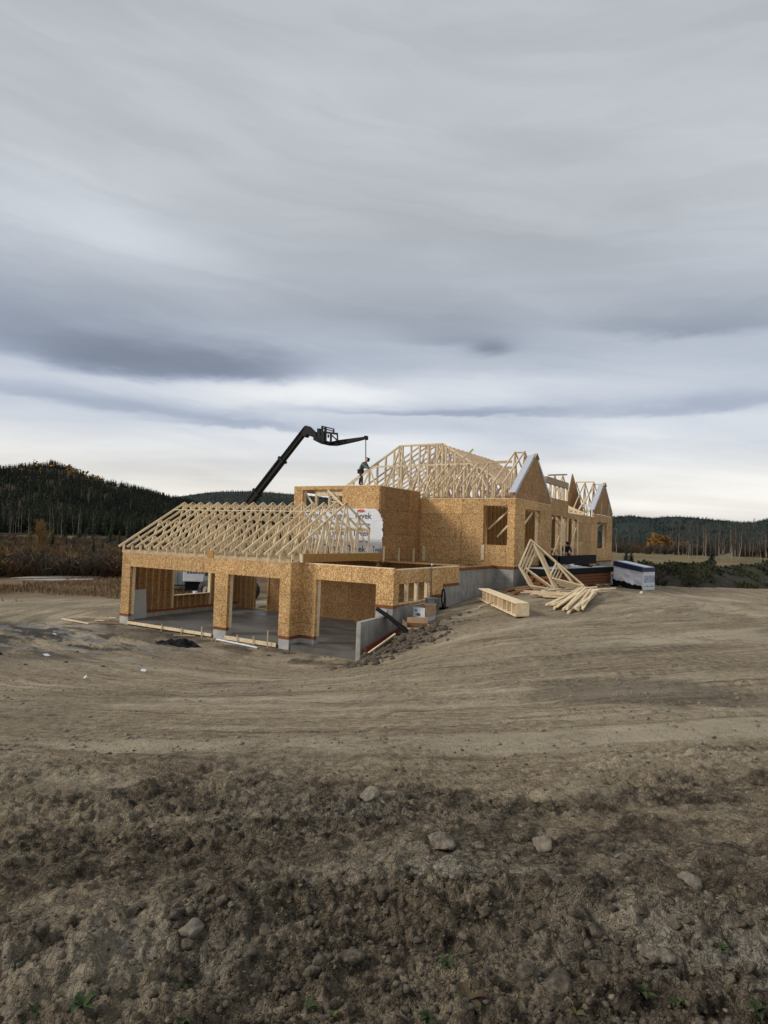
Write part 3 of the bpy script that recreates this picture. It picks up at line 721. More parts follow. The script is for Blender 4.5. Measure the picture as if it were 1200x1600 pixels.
# --- main front wall
fwz = wall('sheathed_wall', 'v', 30.71, 30.85, -16.325, -10.97, -1.36, 2.03, [(-12.66, -11.36, -.31, 1.69)], 'osb')
piece('top_plate', 'wood', -16.32, -10.96, 30.70, 30.86, 2.032, 2.075, fwz)
piece('sill_plate', 'plate', -16.3, -10.955, 30.695, 30.87, -1.478, -1.362, fwz)
piece('cleat', 'wood', -12.72, -12.55, 30.66, 30.706, -1.1, -.32, fwz)
piece('cleat', 'wood', -16.1, -15.95, 30.66, 30.706, -1.3, -.5, fwz)
wf = MB(); wf.box(-12.70, -12.62, 30.86, 31.0, -.35, 1.73); wf.box(-11.40, -11.32, 30.86, 31.0, -.35, 1.73); wf.box(-12.62, -11.40, 30.86, 31.0, -.35, -.31)
hb(wf, 'window_frame', M['wood_stud'], fwz)
for a, b_ in (((-12.6, 31.3, .5), (-11.45, 31.3, 1.55)), ((-12.2, 31.5, .1), (-11.40, 31.5, .95))):
    mb = MB(); mb.bar(a, b_, .04, .09); hb(mb, 'brace', M['wood'], fwz)
# --- long right face with gables
rw = wall('sheathed_wall', 'u', -11.11, -10.97, 30.853, 53.40, -1.36, 2.50,
          [(30.8, 36.66, 2.04, 2.6), (40.42, 47.2, 1.76, 2.6), (47.2, 53.5, 2.04, 2.6),
           (32.25, 34.83, -.9, 1.62), (36.95, 38.75, -1.25, 1.50), (39.05, 40.15, -1.36, 1.47), (40.45, 42.62, -1.30, 1.44), (48.46, 51.45, -.46, 1.50)], 'osb')
piece('sill_plate', 'plate', -11.12, -10.955, 31.0, 53.41, -1.478, -1.362, rw)
piece('top_plate', 'wood', -11.12, -10.96, 30.87, 36.65, 2.042, 2.08, rw); piece('top_plate', 'wood', -11.12, -10.96, 40.43, 47.2, 1.762, 1.80, rw)
for (a, b_, za, zb) in ((32.25, 34.83, -.9, 1.62), (36.95, 38.75, -1.25, 1.50), (39.05, 40.15, -1.36, 1.47), (40.45, 42.62, -1.30, 1.44), (48.46, 51.45, -.46, 1.50)):
    sf = MB(); sf.box(-11.28, -11.10, a-.07, a, za, zb); sf.box(-11.28, -11.10, b_, b_+.07, za, zb); sf.box(-11.28, -11.10, a, b_, za-.04, za); sf.box(-11.28, -11.10, a, b_, zb, zb+.25)
    hb(sf, 'window_frame', M['wood'], rw)
for (v_, za, zb) in ((38.85, -1.3, 1.5), (40.28, -1.3, 1.46), (42.72, -1.36, 1.45), (41.5, -1.3, 1.44), (39.6, -1.3, 1.4)):
    piece('stud', 'wood', -10.965, -10.92, v_-.09, v_+.09, za, zb, rw)
for a, b_ in (((-11.0, 36.95, -1.2), (-11.0, 38.7, .3)), ((-11.4, 37.0, .9), (-11.4, 38.7, 1.4)), ((-11.0, 40.5, -1.2), (-11.0, 42.5, .9)), ((-11.4, 32.3, .3), (-11.4, 34.7, 1.5)), ((-11.2, 48.5, 1.0), (-11.2, 50.9, 1.5))):
    mb = MB(); mb.bar(a, b_, .05, .09); hb(mb, 'brace', M['wood'], rw)
pr = MB(); pr.box(-11.2, -11.12, 36.95, 38.75, -.55, -.45); pr.box(-11.2, -11.12, 40.45, 42.6, -.5, -.4); hb(pr, 'rail', M['wood'], rw)
# interior partition and back walls keep the rooms closed
iw = wall('partition_wall', 'u', -14.2, -14.1, 31.0, 53.0, -1.4, 2.0, [(48.6, 51.3, -.4, 1.5), (33.6, 34.8, -1.4, .9)], 'osb_dark')
for v_ in np.arange(31.4, 48, .61): piece('stud', 'wood_stud', -14.097, -13.96, v_, v_+.04, -1.4, 2.0, iw)
bk = wall('sheathed_wall', 'u', -24.4, -24.26, 34.0, 53.4, -4.5, 2.0, [(48.0, 51.9, -.6, 1.6), (35, 38, 0.0, 1.6)], 'osb_dark')
wall('sheathed_wall', 'v', 53.4, 53.54, -24.4, -10.97, -1.4, 2.0, [(-12.5, -11.25, -1.3, 1.5)], 'osb_dark')
wall('sheathed_wall', 'v', 30.86, 31.0, -21.6, -16.48, -1.28, 2.0, (), 'osb_dark')
piece('floor_deck', 'osb_dark', -24.25, -11.25, 31.01, 53.38, -1.52, -1.41)
# gable faces
def gable(v0, v1, zb, zs, va, za):
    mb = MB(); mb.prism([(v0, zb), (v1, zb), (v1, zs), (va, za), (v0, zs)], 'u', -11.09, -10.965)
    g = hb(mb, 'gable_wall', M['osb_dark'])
    for (a, b_, c_, d_) in ((v0-.12, zs-.13, va-.22, za-.12), (v1+.12, zs-.13, va+.22, za-.12)):
        st = MB(); L = math.hypot(c_-a, d_-b_); nx, nz = -(d_-b_)/L, (c_-a)/L
        if nz > 0: nx, nz = -nx, -nz
        n_ = 9; prev = None
        for i in range(n_+1):
            k = i/n_; jw = .12 + .03*random.uniform(-1, 1); x0 = a+(c_-a)*k; z0 = b_+(d_-b_)*k
            cur = ((-10.952, x0-nx*.05, z0-nz*.05), (-10.945-random.uniform(0, .015), x0+nx*jw, z0+nz*jw), (-11.3, x0-nx*.05, z0-nz*.05))
            if prev: st.quad(prev[0], cur[0], cur[1], prev[1]); st.quad(prev[2], cur[2], cur[0], prev[0])
            prev = cur
        hb(st, 'white_membrane', M['fascia'], g)
    pk = MB(); pk.bar((-10.93, va-.38, za-.28), (-10.93, va, za+.02), .03, .14, (1, 0, 0)); pk.bar((-10.93, va+.38, za-.28), (-10.93, va, za+.02), .03, .14, (1, 0, 0)); hb(pk, 'barge_board', M['wood_grey'], g)
    return g
g1 = gable(30.72, 36.68, 2.085, 2.44, 33.71, 4.66)
g2 = gable(47.25, 53.42, 2.085, 2.42, 50.38, 4.55)
for v_ in (49.3, 51.9): piece('stud', 'wood', -10.96, -10.92, v_, v_+.1, 1.5, 3.0, g2)
gm = MB(); gm.prism([(47.0, 2.1), (52.9, 2.1), (48.95, 5.15)], 'u', -13.06, -13.0); hb(gm, 'gable_wall', M['osb_dark'])
# clerestory over the porch
piece('header_beam', 'wood_grey', -11.12, -10.95, 35.75, 40.35, 3.30, 3.66)
for v_ in (36.72, 37.55, 37.68, 38.55, 39.35, 39.50, 40.25): piece('post', 'wood', -11.10, -10.98, v_, v_+.12, 2.50, 3.30)
mb = MB(); mb.bar((-10.9, 35.9, 3.72), (-10.9, 39.6, 4.12), .09, .09); hb(mb, 'loose_plank', M['wood_grey'])
# --- trusses
TD = .10; TT = .04
def truss(axis, c, segs, mat='wood', parent=house, name='roof_truss', t_=TT):
    mb = MB()
    for s_ in segs:
        a, b_ = s_[0], s_[1]; dd = s_[2] if len(s_) > 2 else TD
        side = (1, 0, 0) if axis == 'u' else (0, 1, 0)
        P = (lambda q: (c, q[0], q[1])) if axis == 'u' else (lambda q: (q[0], c, q[1]))
        mb.bar(P(a), P(b_), dd, t_, side)
    return hb(mb, name, M[mat], parent)
# garage roof: eighteen identical trusses 2 ft apart; back end raised on a ledger
def garage_truss(u_, first=[None]):
    e = 1.37; f_ = lambda v: -1.02+(e+1.02)*(v-19.62)/(23.64-19.62); b__ = lambda v: e-(e-.32)*(v-23.64)/(25.63-23.64)
    zb = -1.16
    S = [((19.74, f_(19.74)), (23.64, e)), ((23.62, e), (25.66, b__(25.66))), ((19.95, zb), (25.66, zb)), ((25.62, zb), (25.62, b__(25.62))),
         ((20.02, zb), (20.02, f_(20.02))), ((20.75, f_(20.75)), (21.45, zb), .08), ((21.45, zb), (22.1, f_(22.1)), .08), ((22.1, f_(22.1)), (22.95, zb), .08),
         ((22.95, zb), (23.62, e), .08), ((23.66, e), (24.35, zb), .08), ((24.35, zb), (24.7, b__(24.7)), .08), ((24.7, b__(24.7)), (25.55, zb), .08)]
    if first[0] is None:
        first[0] = truss('u', u_, S); first[1:] = [u_]; return first[0]
    c_ = first[0].copy(); col.objects.link(c_); c_.parent = house; c_.location = (u_-first[1], 0, 0); return c_
gt = []
fr_ = [None]
for k in range(18):
    o = garage_truss(-16.33-.6125*k, fr_)
    gt.append(o)
for k, o in enumerate(gt):
    if k: o.rotation_euler = (0, 0, 0); o.location.y = random.uniform(-.02, .02)
rmz = MB(); rmz.box(-26.74, -16.36, 19.94, 19.98, -1.232, -1.09); hb(rmz, 'rim_board', M['wood_grey'])
piece('rim_patch', 'lvl', -21.0, -20.62, 19.915, 19.938, -1.23, -.92)
piece('ledger_board', 'wood', -22.6, -16.3, 25.66, 25.70, .17, .33)
mb = MB(); mb.bar((-26.7, 22.9, .97), (-16.4, 22.88, .96), .09, .04); mb.bar((-26.7, 24.9, .74), (-16.4, 24.9, .74), .09, .04); hb(mb, 'lateral_brace', M['wood'])
bm_ = piece('beam', 'lvl', -16.27, -16.13, 20.45, 26.42, -1.20, -.86)
piece('beam_end', 'wood', -16.275, -16.125, 20.39, 20.448, -1.21, -.85, bm_)
# main roof over the house body
UL, UR, UC = -24.4, -13.0, -18.7
def hip(v, zt, ul, ur, nweb=8, full=False, zl=2.42, zr=2.05, sl=.62, left=None, right=None):
    le = (left if left else ul-(zt-zl)/sl); re = (right if right else ur+(zt-zr-.5)/sl)
    zle = zt-(ul-le)*sl; zre = zt-(re-ur)*sl
    zb = 2.14
    S = [((le, zle), (ul, zt)), ((ul, zt), (ur, zt)), ((ur, zt), (re, zre)), ((le, zb), (re, zb)), ((re, zb), (re, zre))]
    if ul == ur: S.pop(1)
    return S, le, re, zb
def top_z(u_, zt, ul, ur, sl=.62):
    return zt if ul <= u_ <= ur else (zt-(ul-u_)*sl if u_ < ul else zt-(u_-ur)*sl)
def webbed(v, zt, ul, ur, style, mat='wood', **k):
    S, le, re, zb = hip(v, zt, ul, ur, **k)
    if style == 'studs':
        u_ = le+1.2
        while u_ < re-.3:
            zt_ = top_z(u_, zt, ul, ur)
            if zt_ > zb+.3: S.append(((u_, zb), (u_, zt_), .09))
            u_ += .61
        S += [((ul, zb), (ul, zt)), ((ur, zb), (ur, zt)), ((ul, zt), (ul+1.2, zb), .09), ((ur, zt), (ur-1.3, zb), .09), ((ul-1.4, zb), (ul, zt-.2), .09)]
    else:
        n_ = style; w_ = (re-le)/n_
        for i in range(n_):
            a = le+w_*i; m_ = a+w_/2; b_ = a+w_
            S.append(((a+.05, zb), (m_, top_z(m_, zt, ul, ur)), .09)); S.append(((m_, top_z(m_, zt, ul, ur)), (b_-.02, zb), .09))
        S.append(((UC, zb), (UC, top_z(UC, zt, ul, ur)), .09))
    return truss('v', v, S, mat, t_=.045)
webbed(32.60, 4.10, -20.62, -14.30, 7, left=-23.5, right=-11.2)
webbed(35.00, 5.68, -20.22, -17.20, 'studs', right=-12.9)
webbed(35.08, 5.68, -20.22, -17.20, 'studs', right=-12.9)
vv = 36.3; k = 0
while vv < 47.0:
    e = min(6.12, 5.80+.16*k)
    hw = max(0, .75-.3*k)
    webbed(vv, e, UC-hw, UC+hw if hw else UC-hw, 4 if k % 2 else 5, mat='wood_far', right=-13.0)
    vv += .70; k += 1
# jacks running up from the front wall to the first girder
for u_ in (-16.2, -15.6, -15.0, -14.4, -13.8, -13.2):
    z0 = 2.70; z1 = z0+.645*(32.55-30.40)
    truss('u', u_, [((30.30, z0-.06), (32.56, z1)), ((30.80, 2.14), (32.56, 2.14)), ((30.80, 2.12), (30.80, z0+.22)), ((30.82, 2.2), (31.9, z0+.645*1.5), .08), ((32.50, 2.12), (32.50, z1))], name='jack_truss')
for a, b_ in (((-16.05, 30.6, 2.16), (-14.1, 32.5, 4.9)), ((-15.7, 30.7, 2.2), (-14.9, 31.6, 3.1))):
    mb = MB(); mb.bar(a, b_, .05, .10); hb(mb, 'brace', M['wood'])
mb = MB(); mb.bar((-15.2, 33.7, 4.28), (-12.3, 33.7, 4.28), .09, .14); mb.bar((-13.4, 33.75, 3.95), (-12.2, 33.75, 3.95), .09, .16); hb(mb, 'valley_board', M['wood_grey'])
# cross gable over the near gable
def gtruss(u_, va, za, half, zb, sl):
    z_e = za-half*sl
    return truss('u', u_, [((va-half-.25, z_e-.25*sl), (va, za), .11), ((va, za), (va+half+.25, z_e-.25*sl), .11), ((va-half, zb), (va+half, zb)), ((va-half+.05, zb), (va-half+.05, z_e)), ((va+half-.05, zb), (va+half-.05, z_e)),
                           ((va-half*.5, za-half*.5*sl), (va-half*.28, zb), .08), ((va-half*.28, zb), (va, za), .08), ((va, za), (va+half*.28, zb), .08), ((va+half*.28, zb), (va+half*.5, za-half*.5*sl), .08), ((va, za), (va, zb), .08)])
for u_ in (-11.60, -12.14): gtruss(u_, 33.74, 4.82, 2.95, 2.14, .64)
mb = MB(); mb.box(-11.6, -11.12, 33.68, 33.80, 4.42, 4.54); mb.box(-12.14, -11.64, 33.66, 33.76, 4.74, 4.80); hb(mb, 'ridge_board', M['wood_grey'])
for u_ in (-11.76, -12.44, -13.10): gtruss(u_, 50.40, 4.62, 2.9, 1.9, .70)
mb = MB(); mb.box(-13.1, -11.8, 50.37, 50.43, 4.58, 4.68); mb.box(-11.72, -11.1, 50.34, 50.40, 4.38, 4.47); hb(mb, 'ridge_board', M['wood'])
mb = MB(); mb.bar((-11.4, 46.9, 1.95), (-11.4, 51.9, 4.35), .05, .10, (1, 0, 0)); mb.bar((-11.9, 46.6, 2.3), (-11.9, 51.0, 4.3), .05, .10, (1, 0, 0)); hb(mb, 'brace', M['wood'])
for u_ in (-13.75, -14.37): gtruss(u_, 48.95, 5.05, 2.6, 2.1, .8)
for v_ in (41.0, 42.2, 43.4, 44.6):
    truss('v', v_, [((-13.0, 1.9), (-11.05, 1.9)), ((-13.2, 2.9), (-11.0, 1.95)), ((-12.9, 1.9), (-12.9, 2.8))], name='jack_truss')
# --- house wrap with print
WR = [(-20.6, -.93), (-16.13, -.93), (-16.06, -.5), (-16.10, -.2), (-16.02, .1), (-16.12, .25), (-16.05, .62), (-16.18, .75), (-16.22, 1.0), (-16.48, 1.27), (-18.3, 1.28), (-20.9, 1.22), (-20.75, .6), (-20.95, .1), (-20.7, -.4)]
wm = MB(); wm.prism(WR, 'v', 26.428, 26.436)
wrap = hb(wm, 'house_wrap', M['wrap'])
fl_ = MB()
for (z0, z1, du) in ((.30, .62, .13), (-.1, .22, .16), (.68, .86, .10)):
    fl_.quad((-16.14, 26.42, z0), (-16.14+du, 26.33, z0+.04), (-16.16+du*.8, 26.36, z1-.03), (-16.18, 26.42, z1))
hb(fl_, 'torn_flap', M['wrap'], wrap)
def lettering(txt, size, place, mat, parent, name='lettering', bold=0.0, rot=None, sx=1.0):
    cu = bpy.data.curves.new(name, 'FONT'); cu.body = txt; cu.size = size; cu.align_x = 'CENTER'; cu.align_y = 'BOTTOM'; cu.offset = bold; cu.resolution_u = 3
    tmp = bpy.data.objects.new('tmp', cu); col.objects.link(tmp)
    bpy.context.view_layer.update()
    me = bpy.data.meshes.new_from_object(tmp.evaluated_get(bpy.context.evaluated_depsgraph_get()))
    bpy.data.objects.remove(tmp); me.name = name; me.materials.clear(); me.materials.append(mat)
    o = bpy.data.objects.new(name, me); col.objects.link(o); o.parent = parent
    o.location = place; o.rotation_euler = rot or (math.pi/2, 0, 0); o.scale = (sx, 1, 1)
    return o
for row, z_ in enumerate((.70, -.15, -.93)):
    for k in range(3):
        u_ = -17.25-1.50*k-.06*row
        if row == 2: u_ -= .18
        lettering('Tyvek', .42, (u_-HO[0], 26.422-HO[1], z_-HO[2]), M['text'], wrap, bold=.008)
        if z_-.2 > -.93:
            lettering('HomeWrap', .17, (u_+.05-HO[0], 26.422-HO[1], z_-.27-HO[2]), M['text'], wrap, bold=.003)
lettering('Tyvek', .42, (-16.33-.02-HO[0]+.0, 26.422-HO[1], -.93-HO[2]), M['text'], wrap, bold=.008).scale = (.5, 1, 1)
ov = MB(); ov.prism([(-17.35+.24*math.cos(a), 1.16+.075*math.sin(a)) for a in np.linspace(0, 2*math.pi, 24, endpoint=False)], 'v', 26.421, 26.426)
hb(ov, 'printed_oval', M['text_red'], wrap)
# ------------------------------------------------------------------ site objects round the house
def onto(o_parts, name, label, cat, base, rz=0.0, group=None): return empty(name, base, rz, label, cat, group)
# retaining wall
mb = MB(); mb.prism([(18.48, -5.3), (18.48, -3.0), (20.60, -2.93), (20.60, -5.3)], 'u', -12.16, -11.98)
rwl = mb.build('concrete_retaining_wall', M['concrete'], None, (-12.08, 19.0, -4.6)); rwl.location = W(-12.08, 19.0, -4.6); rwl.rotation_euler = (0, 0, -AZ)
tag(rwl, 'short grey concrete retaining wall running out from the low garage bay', 'wall')
def loose(name, label, cat, build, mats, base, rz=0.0, group=None, bevel=0.0, smooth=False):
    mb = MB(); build(mb)
    o = mb.build(name, mats, None, (0, 0, 0), bevel=bevel, smooth=smooth); o.location = base; o.rotation_euler = (0, 0, rz)
    return tag(o, label, cat, group)
def hloose(name, label, cat, build, mats, group=None, base=None, **k):
    """an object given in house coordinates"""
    mb = MB(); build(mb); b_ = base or tuple(np.mean(np.array(mb.v), 0)[:2]) + (float(np.array(mb.v)[:, 2].min()),)
    o = mb.build(name, mats, None, b_, **k); o.location = W(*b_); o.rotation_euler = (0, 0, -AZ)
    return tag(o, label, cat, group)
hloose('wall_board', 'pale grey sheet leaning inside the garage behind the left pillar', 'board', lambda m_: m_.bar((-26.35, 20.75, -4.44), (-26.48, 20.75, -3.05), .9, .02, (1, 0, 0)), M['sheet_grey'])
# form boards staked along the mouth of the garage slab
FG = 'form boards along the edge of the garage slab'
hloose('form_board', 'long pale form board along the slab edge at the first wide garage opening', 'form board', lambda m_: m_.box(-26.05, -20.5, 19.86, 19.90, -4.58, -4.45), M['wood'], FG)
hloose('form_board', 'pale form board along the slab edge between the middle and third garage pillars', 'form board', lambda m_: m_.box(-19.68, -16.88, 19.84, 19.88, -4.60, -4.44), M['wood'], FG)
hloose('form_board', 'short pale form board beside the concrete retaining wall end', 'form board', lambda m_: m_.box(-13.7, -12.25, 20.40, 20.44, -4.62, -4.46), M['wood'], FG)
SG = 'wooden stakes holding the form boards'
for i, (u_, v_, h_, lb) in enumerate([(-23.6, 19.80, .28, 'short stake at the middle of the wide garage opening'), (-22.3, 19.80, .24, 'short stake right of the middle of the wide opening'), (-21.0, 19.80, .42, 'leaning stake just left of the middle pillar'),
                           (-18.9, 19.78, .30, 'short stake right of the middle pillar'), (-18.0, 19.78, .34, 'stake halfway between the middle and third pillars'), (-17.2, 19.72, .66, 'tall pale stake just left of the third garage pillar')]):
    hloose('stake', lb, 'stake', lambda m_: m_.bar((u_, v_, -4.8), (u_+random.uniform(-.04, .04), v_+.02, -4.62+h_), .05, .035), M['wood'], SG)
mb = MB(); pts = [W(-19.75, 19.45, -4.56), W(-18.6, 19.40, -4.58), W(-17.4, 19.36, -4.62)]
mb.tube(pts, .035, 8); o = mb.build('white_pipe', M['white']); tag(o, 'thin white pipe lying on the dirt right of the middle garage pillar', 'pipe')
# scrap boards by the left pillar
LG = 'scrap boards on the ground at the left garage pillar'
def gz(u_, v_): x, y, _ = W(u_, v_); return h1(x, y)
def hboard(p, q, w_, h_, lb, grp, mat='wood', lift=.04, name='scrap_board', cat='board', lift2=None):
    a = (p[0], p[1], gz(*p)+lift); b_ = (q[0], q[1], gz(*q)+(lift if lift2 is None else lift2))
    return hloose(name, lb, cat, lambda m_: m_.bar(a, b_, w_, h_), M[mat], grp)
hboard((-29.3, 19.5), (-26.9, 19.9), .10, .04, 'pale board pointing left from the base of the left pillar, farthest back', LG, lift2=.28)
hboard((-29.4, 18.9), (-27.0, 19.5), .12, .04, 'board lying across the others at the foot of the left pillar', LG, 'wood_grey', lift2=.22)
hboard((-29.2, 18.6), (-26.6, 18.25), .09, .04, 'long thin pale board nearest the viewer at the left pillar', LG)
hboard((-27.6, 19.3), (-26.5, 19.0), .14, .04, 'short grey board against the left pillar base', LG, 'wood_grey', lift2=.12)
hboard((-26.7, 18.5), (-25.9, 19.6), .10, .04, 'short brown offcut right of the left pillar', LG, 'wood_grey')
hboard((-21.7, 18.9), (-21.2, 19.6), .16, .04, 'grey offcut in front of the slab edge left of the middle pillar', 'offcuts before the slab', 'wood_grey')
hboard((-14.9, 20.2), (-14.2, 20.25), .12, .06, 'small offcut in front of the low garage bay', 'offcuts before the slab', 'wood')
# black wet plastic heap
def heap(name, lb, cat, cu, cv, su, sv, h_, mat, n_=40, amp=.5, fx=2.5, seed=0, rot=0.0):
    xs = np.linspace(-1, 1, n_); X, Y = np.meshgrid(xs, xs); rr_ = np.sqrt(X**2+Y**2)*(1+.35*fbm(X, Y, 1.7, 3, seed+5))
    Z = np.clip(1-rr_**2, -.25, 1)*h_*(1+amp*fbm(X*su, Y*sv*2, fx, 4, seed))
    U_ = cu+X*su*math.cos(rot)-Y*sv*math.sin(rot); V_ = cv+X*su*math.sin(rot)+Y*sv*math.cos(rot)
    wx = U_*UX[0]+V_*VX[0]; wy = U_*UX[1]+V_*VX[1]
    g = Hfull(wx.ravel(), wy.ravel())[0].reshape(wx.shape)
    Vt = np.stack([wx, wy, g+Z-.02], -1).reshape(-1, 3)
    base = np.array(W(cu, cv, float(g.min())))
    i = np.arange(n_-1)[:, None]; j = np.arange(n_-1)[None]; a = i*n_+j
    Fq = np.stack([a, a+1, a+n_+1, a+n_], -1).reshape(-1, 4)
    o = np_mesh(name, Vt-base, Fq, mat, smooth=True); o.location = base
    return tag(o, lb, cat) if cat else o
heap('plastic_sheet', 'crumpled black plastic sheet on the dirt in front of the middle garage pillar', 'plastic sheet', -19.9, 17.6, 1.15, .42, .20, M['black'], amp=1.6, fx=3.5, rot=.25)
heap('plastic_sheet', 'flat dark plastic sheet in the wet dirt far left foreground of the garage', 'plastic sheet', -21.6, 11.3, 1.1, .28, .07, M['black'], amp=1.6, fx=3.0, seed=9, rot=-.2)
for i, (px, py, s_, lb) in enumerate([(83, 990, .14, 'white scrap on the dirt left of the garage, farthest back'), (134, 1071, .06, 'small white cup in the dark wet patch'), (224, 1051, .13, 'pale flat scrap in the mud left of centre'), (70, 1026, .16, 'pale crumpled scrap in the grey mud at far left')]):
    b_ = gp(px, py, H(*gp(px, py, -4.2)[:2])[0]); b_ = (b_[0], b_[1], h1(b_[0], b_[1]))
    loose('paper_scrap', lb, 'scrap', lambda m_: (m_.quad((-s_, -s_*.5, .02), (0, -s_*.55, .07), (.02, s_*.5, .08), (-s_*.9, s_*.5, .03)), m_.quad((0, -s_*.55, .07), (s_, -s_*.4, .02), (s_*.8, s_*.5, .03), (.02, s_*.5, .08))), M['white'], b_, i*.9, 'white scraps on the dirt')
# by the retaining wall: red board, pale strip, black pipe, cartons, bin, hose, conduit
hloose('red_board', 'red painted board leaning low behind the retaining wall', 'board', lambda m_: m_.bar((-11.86, 18.6, -3.98), (-11.86, 21.0, -3.50), .22, .04, (1, 0, 0)), M['redboard'])
hloose('scrap_board', 'thin pale board slanting up the spoil beside the retaining wall', 'board', lambda m_: m_.bar((-11.75, 18.2, -4.15), (-11.2, 19.5, -3.42), .06, .04), M['wood'], 'loose boards near the retaining wall')
mb = MB(); mb.tube([W(-12.35, 20.1, -2.70), W(-11.75, 20.0, -2.95), W(-11.0, 19.8, -3.32), W(-10.45, 19.65, -3.62)], .075, 10)
mb.tube([W(-12.05, 20.2, -2.85), W(-11.2, 20.0, -3.25), W(-10.3, 19.75, -3.60)], .06, 10)
o = mb.build('black_pipe', M['black'], smooth=True); tag(o, 'black plastic pipes lying over the end of the retaining wall', 'pipe')
def carton(name, lb, cx_, cy_, w_, d_, h_, mats, rz, z_, flaps=True, print_=True, tilt=0.0):
    e_ = empty(name, W(cx_, cy_, z_), rz, lb, 'box'); e_.rotation_euler[0] = tilt
    mb = MB(); x, y = w_/2, d_/2; t_ = .012
    mb.box(-x, x, -y, -y+t_, 0, h_); mb.box(-x, x, y-t_, y, 0, h_); mb.box(-x, -x+t_, -y+t_, y-t_, 0, h_); mb.box(x-t_, x, -y+t_, y-t_, 0, h_); mb.box(-x+t_, x-t_, -y+t_, y-t_, 0, t_)
    mb.build('carton_body', mats[0], e_)
    if print_: mb = MB(); mb.quad((-x+t_+.001, y-t_-.001, t_), (x-t_-.001, y-t_-.001, t_), (x-t_-.001, y-t_-.001, h_-.002), (-x+t_+.001, y-t_-.001, h_-.002)); mb.quad((-x+t_+.001, -y+t_, t_), (-x+t_+.001, y-t_, t_), (-x+t_+.001, y-t_, h_-.002), (-x+t_+.001, -y+t_, h_-.002)); mb.build('carton_lining', M['cardboard'], e_)
    if flaps and print_:
        for (p, q, r_, s_) in [((x, -y, h_), (x, y, h_), (x+.07, y, h_-.26), (x+.10, -y, h_-.28)), ((-x, y, h_), (x, y, h_), (x, y+.1, h_+.10), (-x, y+.1, h_+.08))]:
            f_ = MB(); f_.quad(p, q, r_, s_); fo = f_.build('flap', mats[1], e_); so = fo.modifiers.new('t', 'SOLIDIFY'); so.thickness = .006
    elif flaps:
        for k, (p, q, r_, s_) in enumerate([((-x, -y, h_), (x, -y, h_), (x*.95, -y-d_*.38, h_-.12), (-x*.95, -y-d_*.38, h_-.10)), ((x, -y, h_), (x, y, h_), (x+w_*.30, y, h_-.10), (x+w_*.30, -y, h_-.14)), ((-x, y, h_), (x, y, h_), (x, y+.1, h_+.2), (-x, y+.1, h_+.18)), ((-x, y, h_), (-x, -y, h_), (-x-.16, -y, h_+.1), (-x-.16, y, h_+.12))]):
            f_ = MB(); f_.quad(p, q, r_, s_); fo = f_.build('flap', mats[1], e_); so = fo.modifiers.new('t', 'SOLIDIFY'); so.thickness = .006
    if print_:
        pm = MB(); pm.box(-.10, .06, -y-.004, -y-.001, h_*.45, h_*.62); pm.box(-.2, -.08, -y-.004, -y-.001, h_*.75, h_*.82); pm.build('hand_hole', M['text'], e_)
    return e_
carton('cardboard_box', 'white cardboard box with open brown flaps against the foundation', -11.25, 21.75, .50, .80, .56, (M['white_card'], M['cardboard']), -AZ-.05, -3.22)
carton('cardboard_box', 'crushed brown cardboard box lying open in front of the white box', -10.9, 20.55, .75, .6, .30, (M['cardboard_in'], M['cardboard']), -AZ+.5, -3.50, tilt=.15, print_=False)
e_ = empty('waste_bin', W(-11.55, 23.0, -3.18), -AZ, 'grey plastic bin between the white box and the foundation wall', 'bin')
mb = MB(); mb.bar((0, 0, 0), (0, 0, .70), .34, .34, (0, 1, 0), .44, .44); mb.build('bin_body', M['grey_plastic'], e_, bevel=.02)
mb = MB(); mb.bar((0, 0, .70), (0, 0, .75), .50, .50, (0, 1, 0)); mb.build('bin_rim', M['grey_plastic'], e_, bevel=.01)
# hose loop leaning on the wall
mb = MB(); pts = []
for k in range(60):
    a = k/59*2*math.pi*2.1; rr_ = .28+.03*math.sin(k*.7)
    pts.append((rr_*math.cos(a)*.5, .02*math.sin(k*.5), .62+rr_*1.35*math.sin(a)))
for k in range(40): pts.append((.05+.22*math.cos(k*.9), .0+.12*math.sin(k*1.3), .10+.12*abs(math.sin(k*.37))))
mb.tube(pts, .022, 6); o = mb.build('black_hose', M['black'], smooth=True); o.location = W(-11.7, 24.3, -3.15); o.rotation_euler = (0, 0, math.pi/2-AZ); tag(o, 'coil of black hose standing against the foundation wall', 'hose')
e_ = empty('electrical_conduit', W(-11.9, 23.55, -3.2), -AZ, 'tall thin grey conduit rising from the bin up the low wall', 'conduit')
mb = MB(); mb.tube([(0, 0, 0), (0, 0, 2.02)], .022, 8); mb.build('conduit_pipe', M['steel_grey'], e_, smooth=True)
mb = MB(); mb.tube([(0, 0, 2.021), (0, 0, 2.10)], .032, 8); mb.build('conduit_cap', M['white'], e_, smooth=True)
# ------------------------------------------------------------------ lumber in front of the house
# lattice floor truss bundle
def P3(px, py, z=0): return Vector(rayg(px, py))
def PZ(px, py, z): return Vector(gp(px, py, z))
zb_ = -2.62
A0 = P3(764, 938); A1 = P3(826, 965); d_ = (A1-A0); d_.z = 0; Lr = d_.length; ang_ = math.atan2(d_.y, d_.x)
zz_ = h1(A0.x, A0.y)+.02
e_ = empty('floor_truss_bundle', (A0.x, A0.y, zz_), ang_, 'bundle of open web floor trusses lying left of the fan of loose lumber', 'truss bundle')
Hh = .48
mb = MB()
for k in range(5): mb.box(-.1+.03*(k % 2), Lr+.02*(k % 3), -k*.095, -k*.095-.089, Hh-.04, Hh)
mb.build('top_chord', M['wood'], e_)
mb = MB()
for k in range(5): mb.box(-.1, Lr, -k*.095, -k*.095-.089, 0, .04)
mb.build('bottom_chord', M['wood'], e_)
